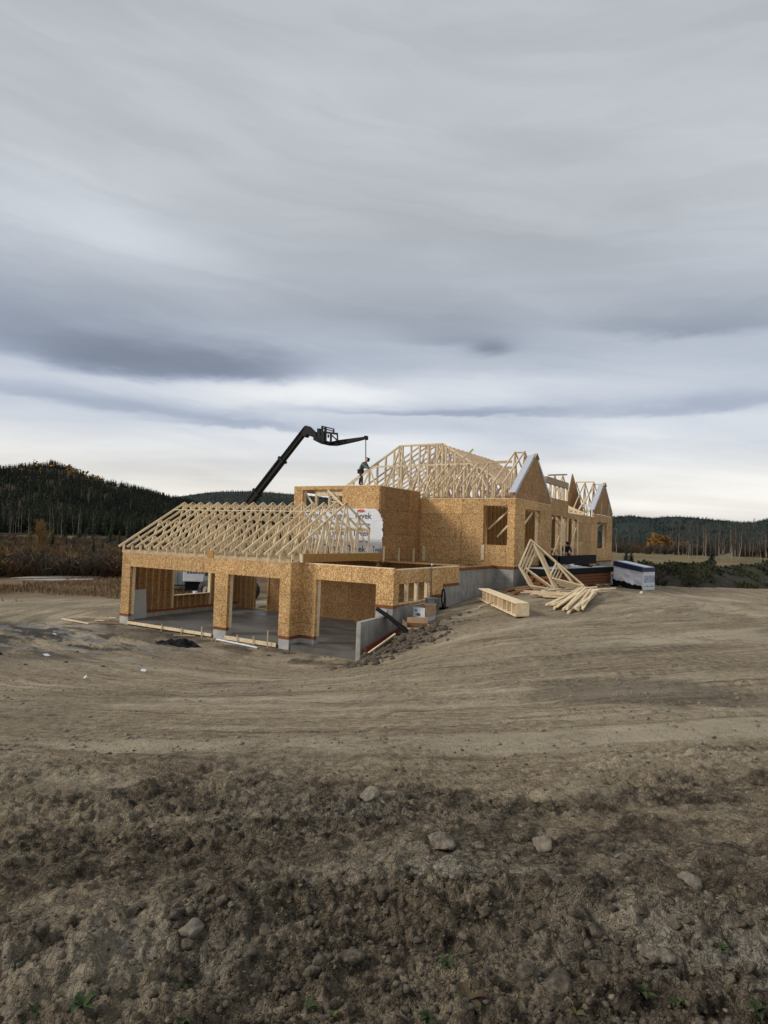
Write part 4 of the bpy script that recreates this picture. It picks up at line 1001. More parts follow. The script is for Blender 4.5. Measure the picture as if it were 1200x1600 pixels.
n_ = max(4, int(Lr/.62))
for k in range(n_):
    x0 = k*Lr/n_; x1 = (k+1)*Lr/n_
    mb = MB(); mb.bar((x0, 0-.045, Hh-.04), (x1-.25, -.045, .05), .09, .04, (0, 1, 0)); mb.bar((x1-.04, -.22, .05), (x1-.04, -.22, Hh-.045), .08, .40, (0, 1, 0)); mb.build('web', M['wood'], e_)
mb = MB(); mb.box(Lr+.03, Lr+.05, -.47, 0, .042, Hh-.042); mb.build('end_panel', M['wood'], e_)
# fan of loose boards
FG2 = 'loose lumber fanned out beside the floor trusses'
ORD = ['first', 'second', 'third', 'fourth', 'fifth', 'sixth', 'seventh', 'eighth', 'ninth', 'tenth', 'eleventh', 'twelfth', 'thirteenth', 'fourteenth', 'fifteenth', 'sixteenth', 'seventeenth', 'eighteenth', 'nineteenth']
fanw = [o_+' from the left' for o_ in ORD]+['rightmost']
fanw_ = ['first from the left', 'second from the left', 'third from the left', 'fourth from the left', 'fifth from the left', 'sixth from the left', 'seventh from the left', 'eighth from the left', 'ninth from the left', 'tenth from the left', 'eleventh from the left', 'twelfth from the left', 'thirteenth from the left', 'rightmost']
for k in range(20):
    f_ = (k+random.uniform(-.3, .3))/19
    e0 = (853+60*f_+random.uniform(-3, 3), 947+11*math.sin(f_*2.6)+random.uniform(-1.5, 2)); e1 = (903+26*f_, 921+9*f_+random.uniform(-3, 2))
    p = rayg(*e0); q = rayg(e1[0], e1[1]+8)
    za = h1(p[0], p[1])+.05+.05*(k % 4); zb2 = h1(q[0], q[1])+.15+.10*(k % 3)
    bp = MB(); bp.bar((0, 0, 0), (q[0]-p[0], q[1]-p[1], zb2-za), .085, .06)
    o = bp.build('loose_board', M['wood']); o.location = (p[0], p[1], za); tag(o, 'pale board in the fan of loose lumber, '+fanw[k]+' at its near end', 'board', FG2)
# flat stacked trusses behind the fan
for k, (x0, x1, y0) in enumerate([(828, 905, 921), (832, 900, 926), (838, 895, 931), (845, 893, 936)]):
    p = rayg(x0, 936); q = rayg(x1, 935); g_ = h1(p[0], p[1])
    bp = MB(); [bp.bar((random.uniform(-.3, .1), .10*j, .012*(j % 2)), (q[0]-p[0]+random.uniform(-.1, .3), q[1]-p[1]+.10*j-.15*(k % 2), random.uniform(-.01, .02)), .085, .045) for j in range(5)]; o = bp.build('lumber_bundle', M['wood']); o.location = (p[0], p[1], g_+.30-.075*k)
    tag(o, 'flat bundle of long pale boards behind the fan, ' + ['topmost', 'second from the top', 'third from the top', 'lowest'][k], 'lumber', 'flat bundles behind the fan')
p = rayg(904, 938); q = rayg(930, 926)
bp = MB(); bp.bar((0, 0, 0), (q[0]-p[0], q[1]-p[1], 0), .45, .22); o = bp.build('lumber_bundle', M['wood'], bevel=.01); o.location = (p[0], p[1], h1(p[0], p[1])+.16); tag(o, 'short squared bundle of pale lumber at the right end of the fan', 'lumber')
# dark reddish boards under the leaning trusses
for k, (a, b_, lb) in enumerate([((790, 926), (880, 916), 'long reddish brown board lying under the leaning trusses'), ((800, 931), (850, 921), 'shorter reddish board in front of the leaning trusses'), ((735, 934), (775, 926), 'brown sheet offcut left of the floor truss bundle'), ((748, 952), (775, 944), 'thin brown board on the dirt left of the floor truss bundle')]):
    p = rayg(*a); q = rayg(*b_); bp = MB(); g_ = h1(p[0], p[1]); bp.bar((0, 0, 0), (q[0]-p[0], q[1]-p[1], h1(q[0], q[1])-g_+.04), .30 if k < 3 else .08, .06 if k != 3 else .04)
    o = bp.build('brown_board', M['plate' if k < 2 else 'wood_grey']); o.location = (p[0], p[1], g_+.10 if k < 2 else g_+.05); tag(o, lb, 'board', 'brown boards on the dirt')
o = None
# trusses leaning at the house corner
Bp = PZ(818, 921, -2.22); Bq = PZ(905, 921, -2.18)
LT = 'roof trusses leaning together by the house corner'
def leanpt(px, py, t_):
    # a point on the leaning plane of the truss stack
    base = Bp.lerp(Bq, t_)
    d = Vector(fwd) + Vector(rgt)*(px-600)/FPX - Vector(upv)*(py-800)/FPX
    nrm = LN
    k = (Bp-Vector((0, 0, 0))).dot(nrm)/d.dot(nrm)
    return d*k
ax = (Bq-Bp).normalized(); back = Vector((-ax.y, ax.x, 0)); LN = (back - Vector((0, 0, 1))*.28).normalized()
segs_px = [((829, 843), (811, 885)), ((811, 885), (828, 915)), ((829, 843), (912, 915)), ((828, 915), (866, 921)), ((834, 850), (866, 920)), ((822, 888), (862, 917)), ((870, 878), (858, 902)), ((868, 878), (892, 908)), ((862, 903), (911, 915))]
orig = Bp.copy(); zbase = h1(Bp.x, Bp.y)
CD = (leanpt(912, 915, 0)-leanpt(829, 843, 0)).normalized()
for k in range(4):
    mb = MB(); sh = CD*(.17*k)+back*(.05*k)
    for a, b_ in segs_px:
        if k >= 2 and (a, b_) in (segs_px[2],): pass
        p = leanpt(*a, 0)-orig+sh; q = leanpt(*b_, 0)-orig+sh
        mb.bar(p, q, .07, .04, tuple(LN))
    o = mb.build('roof_truss', M['wood']); o.location = orig
    tag(o, 'loose roof truss leaning by the house corner, ' + ['nearest of the four', 'second of the four', 'third of the four', 'farthest of the four'][k], 'roof truss', LT)
HG = 'scrap boards in the heap under the leaning trusses'
for k in range(14):
    px = 800+9.5*k+random.uniform(-6, 6); p = rayg(px, 926+random.uniform(-7, 6)); a = random.uniform(-.5, .7); L2 = random.uniform(.7, 1.9); zz = h1(p[0], p[1])
    bp = MB(); bp.bar((0, 0, .05+.05*(k % 3)), (L2*math.cos(a), L2*math.sin(a), .06+random.uniform(0, .22)), random.choice((.09, .14, .2)), .04)
    o = bp.build('scrap_board', M[('wood_grey', 'wood', 'plate', 'wood_far')[k % 4]]); o.location = (p[0], p[1], zz); tag(o, 'scrap board lying loose in the lumber heap by the house corner', 'board', HG)
for k in range(7):
    p = rayg(895+13*k+random.uniform(-5, 5), 917+random.uniform(-2, 4)); a = random.uniform(0, 3); bp = MB(); bp.bar((-.3, 0, .05), (.35*math.cos(a), .35*math.sin(a), .1), .2, .08); bp.bar((0, .1, .14), (.3, .3, .12), .1, .05)
    o = bp.build('scrap_board', M[('plate', 'wood_grey', 'black')[k % 3]]); o.location = (p[0], p[1], h1(p[0], p[1])); tag(o, 'short dark offcut on the dirt before the covered stack', 'offcut', 'dark offcuts before the covered stack')
# ------------------------------------------------------------------ porch box, covered stack, block frame, wrapped pack
def zat(px, py, u_):
    d = fwd+rgt*(px-600)/FPX-upv*(py-800)/FPX; a = np.array([d[0]*UX[0]+d[1]*UX[1], d[0]*VX[0]+d[1]*VX[1], d[2]]); return a*u_/a[0]
def porch(m_):
    m_.box(-10.48, -10.32, 36.6, 45.4, -2.9, -.86)
hloose('porch_foundation', 'low black membrane covered porch foundation in front of the doorways', 'foundation', porch, M['black'])
hloose('porch_foundation', 'small black membrane covered footing left of the porch', 'foundation', lambda m_: m_.box(-10.9, -10.4, 34.7, 36.3, -2.9, -.82), M['black'])
pc = P3(958, 914, -2.55); pl = P3(858, 918, -2.55)
cz = h1(pc.x, pc.y)
e_ = empty('covered_lumber_stack', (pc.x, pc.y, cz), math.atan2((pl-pc).y, (pl-pc).x)+math.pi, 'long lumber stack covered with a black sheet between the porch and the white pack', 'lumber stack')
Lc = (pl-pc).length
mb = MB()
for k in range(6):
    for j in range(4): mb.box(-Lc+.05*((k+j) % 3), -.25-.1*(k % 2), .05+.2*k, .23+.2*k, .12+.16*j, .26+.16*j)
mb.build('lumber', M['plate'], e_)
mb = MB()
for k in range(4): mb.box(-Lc+.3+k*Lc/4, -Lc+.42+k*Lc/4, 0, 1.3, 0, .12)
mb.build('bearer', M['wood_grey'], e_)
mb = MB(); mb.box(-Lc-.05, .02, -.02, 1.35, .76, 1.06)
cv = mb.build('black_cover', M['black'], e_, bevel=.03)
mb = MB(); mb.box(-Lc+.1, -.3, .05, 1.3, 1.063, 1.085); mb.build('grey_top_sheet', M['sheet_grey'], e_)
CG = 'offcuts on top of the covered stack'
for k in range(6):
    t_ = .12+.13*k; q = pc.lerp(pl, t_); bb = Vector((-(pl-pc).y, (pl-pc).x, 0)).normalized()*-1
    q = q - bb*(-.5+.2*(k % 3))
    yy_ = Vector(VX.tolist()+[0])*0
    loose('offcut', ['reddish', 'pale', 'dark', 'whitish', 'brown', 'grey'][k]+' offcut lying on top of the black covered stack', 'offcut', lambda m_: (m_.bar((-.3, 0, .04), (.3, .1, .06), .14, .08), m_.bar((-.15, -.2, .12), (.2, .15, .10), .1, .04)), M[['redboard', 'wood', 'black', 'white', 'cardboard', 'sheet_grey'][k]], (q.x, q.y+.5, cz+1.088), k*1.1, CG)
# hollow block frame tipped against the stack
bp_ = P3(952, 911, -2.5)
e_ = empty('step_frame', (bp_.x, bp_.y, h1(bp_.x, bp_.y)+.05), 0.1, 'grey metal frame with two square openings tipped against the covered stack', 'frame')
mb = MB()
dv = Vector((-.62, .0, .80)); 
for sx in (0, .36):
    mb.bar((sx, 0, 0), (sx+dv.x, 0, dv.z), .08, .16, (0, 1, 0))
for k in (0, .5, 1.0):
    mb.bar((dv.x*k, 0, dv.z*k), (dv.x*k+.36, 0, dv.z*k), .08, .16, (0, 1, 0))
mb.build('frame', M['sheet_grey'], e_)
mb = MB(); mb.bar((-.1, .3, .02), (.9, .2, .05), .3, .1); mb.build('foot_board', M['wood_grey'], e_)
# wrapped pack: white sheeting, navy stripe along the top, black lower edge, blue print on the end
w0 = P3(1004, 922); 
zz_ = h1(w0.x, w0.y)
e_ = empty('wrapped_lumber_pack', (w0.x, w0.y, zz_-.02), -R(50), 'white plastic wrapped lumber pack with a navy band on top, right of the covered stack', 'lumber pack')
# cross-section along local x from 0 to -L ; far end raised
L_ = 1.75; Dp = 1.35; Ht = 1.25
nx, nz = 26, 12
def packmesh(za, zb, off, zfun, amp, seed, ends=True):
    V_ = []; F_ = []
    prof = []   # loop around: front face bottom->top, top front->back, back top->bottom
    for k in range(nz+1): prof.append((0, za+(zb-za)*k/nz))
    for k in range(1, 7): prof.append((Dp*k/6, zb))
    for k in range(1, nz+1): prof.append((Dp, zb-(zb-za)*k/nz))
    for i in range(nx+1):
        x = -L_*i/nx
        for (y, z) in prof:
            s_ = 1.0+.10*i/nx
            j = amp*(vnoise(np.array([x*3.1+seed]), np.array([z*4+y*2.0]), 3)[0]-.5)
            V_.append((x, y-off+(j if y < .01 else 0)+(2*off if y > Dp-.01 else 0), z*s_+(off if z > zb-.001 else 0)+zfun(x)))
    n_ = len(prof)
    for i in range(nx):
        for j in range(n_-1): a = i*n_+j; F_.append((a, a+1, a+n_+1, a+n_))
    return V_, F_, n_, prof
tilt = lambda x: .16*(-x)/L_
V_, F_, n_, prof = packmesh(.0, Ht, 0.0, tilt, .10, 0)
mb = MB(); mb.v = V_; mb.f = F_+[tuple(range(n_))[::-1], tuple(range(nx*n_, nx*n_+n_))]; mb.mi = [0]*len(mb.f)
mb.build('white_wrap', M['wrap'], e_, smooth=False)
mb = MB(); 
for i in range(nx):
    x0, x1 = -L_*i/nx, -L_*(i+1)/nx; s0, s1 = 1+.1*i/nx, 1+.1*(i+1)/nx
    za0, za1 = (Ht-.24)*s0+tilt(x0), (Ht-.26)*s1+tilt(x1); zt0, zt1 = Ht*s0+.006+tilt(x0), Ht*s1+.006+tilt(x1)
    mb.quad((x0, -.07, za0), (x1, -.07, za1), (x1, -.07, zt1), (x0, -.07, zt0)); mb.quad((x0, -.07, zt0), (x1, -.07, zt1), (x1, .25, zt1+.004), (x0, .25, zt0+.004))
mb.quad((.02, -.07, Ht-.24), (.02, Dp, Ht-.24), (.02, Dp, Ht+.006), (.02, -.07, Ht+.006))
mb.build('navy_band', M['tarp_blue'], e_)
mb = MB(); mb.v = []; 
lo = []
for i in range(nx+1):
    x = -L_*i/nx; lo.append((x, .20+.16*i/nx+.03*math.sin(i*1.3)+.03*math.sin(i*.5)+tilt(x)))
for i in range(nx): mb.quad((lo[i][0], -.075, tilt(lo[i][0])-.03), (lo[i+1][0], -.075, tilt(lo[i+1][0])-.03), (lo[i+1][0], -.075, lo[i+1][1]), (lo[i][0], -.075, lo[i][1]))
mb.build('black_underside', M['black'], e_)
mb = MB()
for k in range(5):
    y_ = .18+k*.25
    mb.box(.004, .009, y_, y_+.035, .42, .80); mb.box(.004, .009, y_+.12, y_+.155, .42, .80); mb.box(.004, .009, y_+.035, y_+.12, .42+.17*(k % 3), .46+.17*(k % 3))
    mb.box(.004, .009, y_, y_+.13, .18, .21+.04*(k % 2))
mb.build('printed_mark', M['text_blue'], e_)
hl = hloose('scrap_board', 'pale pointed offcut standing against the left end of the white wrapped pack', 'board', lambda m_: m_.prism([(0, 0), (.55, .05), (.05, .95)], 'v', 0, .04), M['wood'], None, (0, 0, 0))
hl.location = (P3(962, 915, -2.5).x, P3(962, 915, -2.5).y-.2, -2.2); hl.rotation_euler = (0, 0, 0)
for k, (px, py) in enumerate([(1043, 912), (1091, 915), (1004, 928)]):
    p = rayg(px, py); loose('scrap_board', 'pale scrap on the dirt right of the white pack, '+['behind it', 'farthest right', 'nearest the viewer'][k], 'scrap', lambda m_: m_.bar((-.22, 0, .03), (.2, .12, .08), .12, .04), M['wood'], (p[0], p[1], h1(p[0], p[1])), .4*k, 'pale scraps right of the pack')
# ------------------------------------------------------------------ telehandler behind the house (boom in the plane v = 33)
TVp = 33.0
gT = gz(-32.5, TVp)
TO = (-33.0, TVp, gT)
tele = empty('telehandler', W(*TO), -AZ, 'black boomed telehandler behind the house holding a strap over the roof', 'telehandler')
def tb(mb, name, mat, parent=tele, **k): return mb.build(name, M[mat] if isinstance(mat, str) else mat, parent, TO, **k)
g_ = gT
ch = MB(); ch.box(-34.5, -30.6, TVp-.55, TVp+.75, g_+.65, g_+1.25); ch.box(-34.6, -34.0, TVp-.3, TVp+.4, g_+1.25, g_+3.1)
tb(ch, 'chassis', 'steel_grey', bevel=.05)
en = MB(); en.box(-34.6, -32.0, TVp+.55, TVp+1.15, g_+1.0, g_+1.75); tb(en, 'engine_cover', 'orange', bevel=.08)
fe = MB(); fe.box(-31.7, -30.3, TVp-1.05, TVp-.55, g_+1.42, g_+1.52); fe.box(-31.9, -31.1, TVp-1.0, TVp-.2, g_+1.53, g_+1.62); tb(fe, 'fender', 'steel_grey', bevel=.02)
rd = MB(); rd.box(-31.35, -31.25, TVp-.9, TVp-.8, g_+1.5, g_+2.3); rd.box(-31.9, -31.3, TVp-.92, TVp-.84, g_+1.7, g_+1.78); tb(rd, 'grab_rail', 'orange')
cb = MB(); cb.prism([(-33.9, g_+1.0), (-32.5, g_+1.0), (-32.3, g_+1.7), (-32.9, g_+2.7), (-33.8, g_+2.7)], 'v', TVp-1.15, TVp-.35); tb(cb, 'cab', 'steel_grey', bevel=.04)
cg_ = MB(); cg_.prism([(-33.7, g_+1.65), (-32.6, g_+1.65), (-33.0, g_+2.55), (-33.7, g_+2.55)], 'v', TVp-1.165, TVp-1.152); tb(cg_, 'cab_window', 'glass')
for (wu, wv) in ((-31.35, TVp-1.05), (-31.35, TVp+1.05), (-33.6, TVp-1.05), (-33.6, TVp+1.05)):
    wm_ = MB(); n_ = 28
    prof = [(.32, -.20), (.56, -.22), (.66, -.16), (.68, 0), (.66, .16), (.56, .22), (.32, .20)]
    for i in range(n_):
        for j in range(len(prof)-1):
            q = []
            for (ii, jj) in ((i, j), (i+1, j), (i+1, j+1), (i, j+1)):
                a = 2*math.pi*ii/n_; r_, y_ = prof[jj]
                if jj in (2, 3, 4) and ii % 2: r_ -= .035
                q.append((wu+r_*math.cos(a), wv+y_, g_+.67+r_*math.sin(a)))
            wm_.quad(*q)
    wo_ = tb(wm_, 'wheel', 'rubber')
    rm_ = MB()
    s_ = -1 if wv < TVp else 1
    rm_.tube([(wu, wv-.15*s_, g_+.67), (wu, wv+.10*s_, g_+.67)], .33, 20); rm_.tube([(wu, wv+.1*s_, g_+.67), (wu, wv+.18*s_, g_+.67)], .13, 12)
    tb(rm_, 'rim', 'rim', wo_)
# boom
B0 = Vector((-34.3, TVp, -1.50)); B1 = Vector((-26.12, TVp, 6.83)); bd = (B1-B0).normalized()
def bp3(t_): return tuple(B0+bd*t_)
LB = (B1-B0).length
for (a, b_, w_, h_) in ((0, LB*.50, .42, .58), (LB*.42, LB*.76, .36, .48), (LB*.70, LB*1.0, .30, .40)):
    mb = MB(); mb.bar(bp3(a), bp3(b_), h_, w_, (0, 1, 0)); tb(mb, 'boom_section', 'steel', bevel=.03)
for t_ in (.50, .76):
    mb = MB(); mb.bar(bp3(LB*t_-.12), bp3(LB*t_+.06), .66 if t_ < .6 else .56, .48, (0, 1, 0)); tb(mb, 'boom_collar', 'steel', bevel=.02)
mb = MB(); mb.tube([tuple(B0+bd*1.5+Vector((.5, 0, -.55))), tuple(B0+bd*4.6+Vector((.18, 0, -.25)))], .09, 10); tb(mb, 'lift_cylinder', 'steel_grey')
mb = MB(); mb.tube([tuple(B0+bd*(LB*.35)+Vector((0, -.24, .1))), tuple(B0+bd*(LB*.99)+Vector((0, -.2, .1)))], .03, 6); tb(mb, 'hydraulic_hose', 'black')
# gooseneck, fork carriage with guard, jib
def tp_(px, py, v_=TVp):
    d = fwd+rgt*(px-600)/FPX-upv*(py-800)/FPX; a = np.array([d[0]*UX[0]+d[1]*UX[1], d[0]*VX[0]+d[1]*VX[1], d[2]]); return tuple(a*v_/a[1])
G = [(475.5, 676), (479.5, 668.5), (484, 669), (490, 675), (497, 682)]
gk = MB()
pl_ = [tp_(474, 681), tp_(474, 672), tp_(479, 665.5), tp_(483, 666), tp_(489, 672), tp_(497, 680), tp_(497, 686), tp_(487, 682), tp_(482.5, 679), tp_(479, 684)]
gk.prism([(p[0], p[2]) for p in pl_], 'v', TVp-.19, TVp+.19); tb(gk, 'boom_head', 'steel', bevel=.02)
cr_ = MB()
pl_ = [tp_(496, 676), tp_(499, 676), tp_(501, 687), tp_(520, 691), tp_(520, 695.5), tp_(508, 695), tp_(496, 689)]
cr_.prism([(p[0], p[2]) for p in pl_], 'v', TVp-.45, TVp+.45); tb(cr_, 'fork_carriage', 'steel')
gd = MB()
def seg(a, b_, v_, w_=.07): gd.bar(tp_(*a, v_), tp_(*b_, v_), w_, w_, (0, 1, 0))
for v_ in (TVp-.5, TVp+.5):
    seg((497, 670), (497, 688), v_, .10); seg((497, 670), (503, 671), v_); seg((503.5, 666), (503.5, 690), v_, .10); seg((503.5, 666), (521.5, 670.5), v_); seg((503.5, 669), (521.5, 674), v_)
    seg((521.5, 670.5), (521.5, 676), v_); seg((497, 674), (527, 678), v_, .12); seg((508.5, 667), (508.5, 691), v_, .12); seg((517, 676), (517, 692), v_, .10); seg((527, 677), (527.5, 688), v_); seg((518, 680), (527, 688), v_); seg((497, 682), (503, 684), v_, .2)
    seg((499, 671), (501, 689), v_, .16); seg((505.5, 676), (506, 691), v_, .22); seg((513, 679), (513, 684), v_, .08)
for (px, py) in ((497, 670), (503.5, 666), (521.5, 670.5), (527, 677), (508.5, 690), (517, 692)):
    gd.bar(tp_(px, py, TVp-.5), tp_(px, py, TVp+.5), .07, .07)
tb(gd, 'guard_frame', 'steel')
jb = MB()
pl_ = [tp_(519, 690.5), tp_(529, 688), tp_(571, 682.5), tp_(571, 686), tp_(558, 689.5), tp_(538, 694), tp_(526, 696.5), tp_(519, 695.5)]
jb.prism([(p[0], p[2]) for p in pl_], 'v', TVp-.12, TVp+.12); tb(jb, 'jib', 'steel', bevel=.015)
jc = MB(); a_ = tp_(572, 684.2); jc.box(a_[0]-.07, a_[0]+.07, TVp-.14, TVp+.14, a_[2]-.12, a_[2]+.12); tb(jc, 'jib_head', 'steel')
stp = MB(); b2 = tp_(571.2, 722); stp.bar((a_[0]-.02, TVp, a_[2]-.1), (b2[0], TVp+.02, b2[2]), .09, .05); tb(stp, 'lifting_strap', 'steel_grey')

# ------------------------------------------------------------------ people
def skin_chain(name, pts, edges, rad, mat, parent, lv=1, rootv=0):
    me = bpy.data.meshes.new(name); me.from_pydata(pts, edges, []); me.materials.append(mat)
    o = bpy.data.objects.new(name, me); col.objects.link(o); o.parent = parent
    md = o.modifiers.new('skin', 'SKIN'); md.use_smooth_shade = True
    sv = me.skin_vertices[0].data
    for i, r_ in enumerate(rad):
        sv[i].radius = (r_, r_) if not isinstance(r_, tuple) else r_; sv[i].use_root = (i == rootv)
    sb = o.modifiers.new('sub', 'SUBSURF'); sb.levels = lv; sb.render_levels = lv
    return o
def person(base, rz, lb, J, cloth, legs, cap, group=None):
    """J: joints in metres, x = facing direction, z up, origin between the feet"""
    e_ = empty('person', base, rz, lb, 'person', group)
    pts = []; ed = []; rd_ = []
    def addp(p, r_, prev=None):
        pts.append(tuple(p)); rd_.append(r_)
        if prev is not None: ed.append((prev, len(pts)-1))
        return len(pts)-1
    pel = addp(J['pelvis'], (.15, .12)); wst = addp(J['waist'], (.14, .11), pel); chs = addp(J['chest'], (.17, .12), wst); nk = addp(J['neck'], .06, chs)
    hd = addp(J['head'], (.085, .10), nk); tp = addp(J['top'], .065, hd)
    nose = addp(J['nose'], .02, hd)
    for s_ in ('l', 'r'):
        sh = addp(J['sh'+s_], .07, chs); elb = addp(J['el'+s_], .05, sh); wr = addp(J['wr'+s_], .032, elb); pm = addp(J['pm'+s_], (.04, .022), wr)
        d_ = (Vector(J['pm'+s_])-Vector(J['wr'+s_])).normalized(); sd2 = d_.cross(Vector((0, .2, 1))).normalized()
        for k in range(4):
            L = (.055, .065, .06, .045)[k]; b0 = Vector(J['pm'+s_])+sd2*(k-1.5)*.021+d_*.03
            f1 = addp(b0, .010, pm); f2_ = addp(b0+d_*L*.6-Vector((0, 0, .012)), .009, f1); addp(b0+d_*L-Vector((0, 0, .035)), .008, f2_)
        t1 = addp(Vector(J['wr'+s_])+d_*.03+sd2*.04, .011, wr); addp(Vector(J['wr'+s_])+d_*.075+sd2*.055-Vector((0, 0, .01)), .009, t1)
        hp = addp(J['hp'+s_], .105, pel); kn = addp(J['kn'+s_], .065, hp); an = addp(J['an'+s_], .042, kn); addp(J['to'+s_], .035, an)
    skin_chain('body', pts, ed, rd_, M['skin'], e_)
    # jacket and trousers follow the body
    P_ = []; E_ = []; R_ = []
    def ap(p, r_, prev=None):
        P_.append(tuple(p)); R_.append(r_)
        if prev is not None: E_.append((prev, len(P_)-1))
        return len(P_)-1
    a = ap(J['pelvis'], (.175, .14)); b_ = ap(J['waist'], (.175, .14), a); c_ = ap(J['chest'], (.20, .15), b_); ap(J['neck'], .085, c_)
    for s_ in ('l', 'r'):
        x = ap(J['sh'+s_], .09, c_); y = ap(J['el'+s_], .07, x); ap(J['wr'+s_], .05, y)
    skin_chain('jacket', P_, E_, R_, cloth, e_)
    P_.clear(); E_.clear(); R_.clear()
    a = ap(J['pelvis'], (.165, .14))
    for s_ in ('l', 'r'):
        x = ap(J['hp'+s_], .125, a); y = ap(J['kn'+s_], .085, x); ap(J['an'+s_], .062, y)
    skin_chain('trousers', P_, E_, R_, legs, e_)
    for s_ in ('l', 'r'):
        skin_chain('boot', [J['an'+s_], tuple(Vector(J['an'+s_])*.5+Vector(J['to'+s_])*.5), J['to'+s_]], [(0, 1), (1, 2)], [.055, .055, .045], M['black'], e_)
    hp_ = Vector(J['head']); ud = (Vector(J['top'])-hp_).normalized()
    skin_chain('cap', [tuple(hp_+ud*.05), tuple(hp_+ud*.115), tuple(hp_+ud*.06+(Vector(J['nose'])-hp_)*1.35)], [(0, 1), (0, 2)], [(.105, .115), .085, (.06, .015)], cap, e_)
    return e_
M['skin'] = simple('skin', (.45, .27, .19), .6)
M['jacket'] = simple('grey_green_jacket', (.10, .15, .14), .8, sc=14)
M['trousers'] = simple('dark_brown_trousers', (.045, .03, .025), .85, sc=14)
M['dark_cloth'] = simple('black_jacket', (.015, .015, .022), .8, sc=14)
foot = tp_(563, 757, 32.75)
Jw = dict(pelvis=(-.03, 0, .86), waist=(.05, 0, 1.02), chest=(.22, 0, 1.24), neck=(.34, 0, 1.40), head=(.43, 0, 1.50), top=(.47, 0, 1.61), nose=(.53, 0, 1.46),
          shl=(.26, .20, 1.30), shr=(.24, -.20, 1.29), ell=(.42, .24, 1.05), elr=(.48, -.22, 1.02), wrl=(.66, .16, .98), wrr=(.74, -.14, 1.02), pml=(.74, .14, 1.0), pmr=(.83, -.12, 1.05),
          hpl=(-.02, .10, .82), hpr=(.02, -.10, .82), knl=(-.08, .12, .44), knr=(.18, -.12, .46), anl=(-.16, .12, .06), anr=(.20, -.12, .04), tol=(-.01, .13, .02), tor=(.35, -.13, .0))
person(W(foot[0], foot[1], foot[2]-.02), -AZ, 'worker in grey green jacket and dark trousers bending over the roof trusses under the strap', Jw, M['jacket'], M['trousers'], M['black'])
a_ = zat(883, 868, -11.05)
Jc = dict(pelvis=(-.12, 0, .62), waist=(-.04, 0, .76), chest=(.10, 0, .98), neck=(.18, 0, 1.12), head=(.24, 0, 1.22), top=(.27, 0, 1.33), nose=(.34, 0, 1.19),
          shl=(.12, .20, 1.03), shr=(.10, -.20, 1.03), ell=(.25, .26, .80), elr=(.24, -.25, .80), wrl=(.45, .18, .72), wrr=(.44, -.16, .70), pml=(.53, .16, .70), pmr=(.52, -.14, .68),
          hpl=(-.10, .11, .58), hpr=(-.10, -.11, .58), knl=(.26, .16, .48), knr=(.22, -.16, .46), anl=(.02, .14, .07), anr=(.0, -.14, .07), tol=(.18, .15, .03), tor=(.16, -.15, .03))
person(W(-11.0, float(a_[1]), -1.40), -AZ-R(60), 'person in black jacket crouching in the doorway above the black porch foundation', Jc, M['dark_cloth'], M['dark_cloth'], M['black'])

# ------------------------------------------------------------------ trailer and wrapped stack seen through the garage window
zt_ = gz(-46, 42)
p = gp(288, 922, -4.9)
e_ = empty('enclosed_trailer', (p[0]-.6, p[1], h1(p[0], p[1])), R(8), 'grey enclosed trailer parked behind the garage, seen through its side window', 'trailer')
mb = MB(); mb.box(-4.0, 2.0, 0, 2.4, .55, 2.5); mb.build('trailer_body', M['trailer'], e_, bevel=.04)
mb = MB()
for x in (-3.9, -2.6, -1.3, 0.0, 1.05): mb.box(x, x+.05, -.02, -.004, .56, 2.48)
mb.box(-3.95, 1.95, -.025, -.021, 1.95, 2.0); mb.build('door_seam', M['steel_grey'], e_)
for x in (-1.9, -1.1):
    mb = MB(); mb.tube([(x, .02, .36), (x, .25, .36)], .36, 20); mb.build('wheel', M['rubber'], e_)
mb = MB(); mb.box(-3.9, 2.6, .3, 2.1, .42, .54); mb.build('trailer_frame', M['steel_grey'], e_)
p = gp(310, 922, -4.9)
e_ = empty('wrapped_lumber_stack', (p[0]+.15, p[1]-.5, h1(p[0], p[1])), R(5), 'white wrapped lumber stack on dark bearers beside the grey trailer behind the garage', 'lumber stack')
mb = MB(); mb.box(-1.25, 1.55, 0, 1.3, .85, 2.25); mb.build('white_wrap', M['wrap'], e_, bevel=.05)
mb = MB()
for k in range(6): mb.box(-.95+.22*k, -.80+.22*k+.02*(k % 3), -.012, -.004, 1.5, 1.62+.06*(k % 2))
mb.build('printed_mark', M['text'], e_)
mb = MB(); mb.box(-1.1, 1.4, .1, 1.2, 0.12, .845); mb.box(-1.1, -.9, 0.0, 1.2, -.1, .118); mb.box(1.1, 1.3, 0.0, 1.2, -.1, .118); mb.build('dark_base', M['black'], e_)
p = gp(311, 927, -4.85)
e_ = empty('white_bucket', (p[0], p[1]-1.0, h1(p[0], p[1]-1.0)), 0, 'small white bucket on the ground before the wrapped stack', 'bucket')
mb = MB(); mb.tube([(0, 0, 0), (0, 0, .38)], [.15, .17], 16); mb.build('bucket_body', M['white'], e_, smooth=True)
mb = MB(); mb.tube([(0, 0, .381), (0, 0, .41)], .18, 16); mb.build('bucket_lid', M['white'], e_)
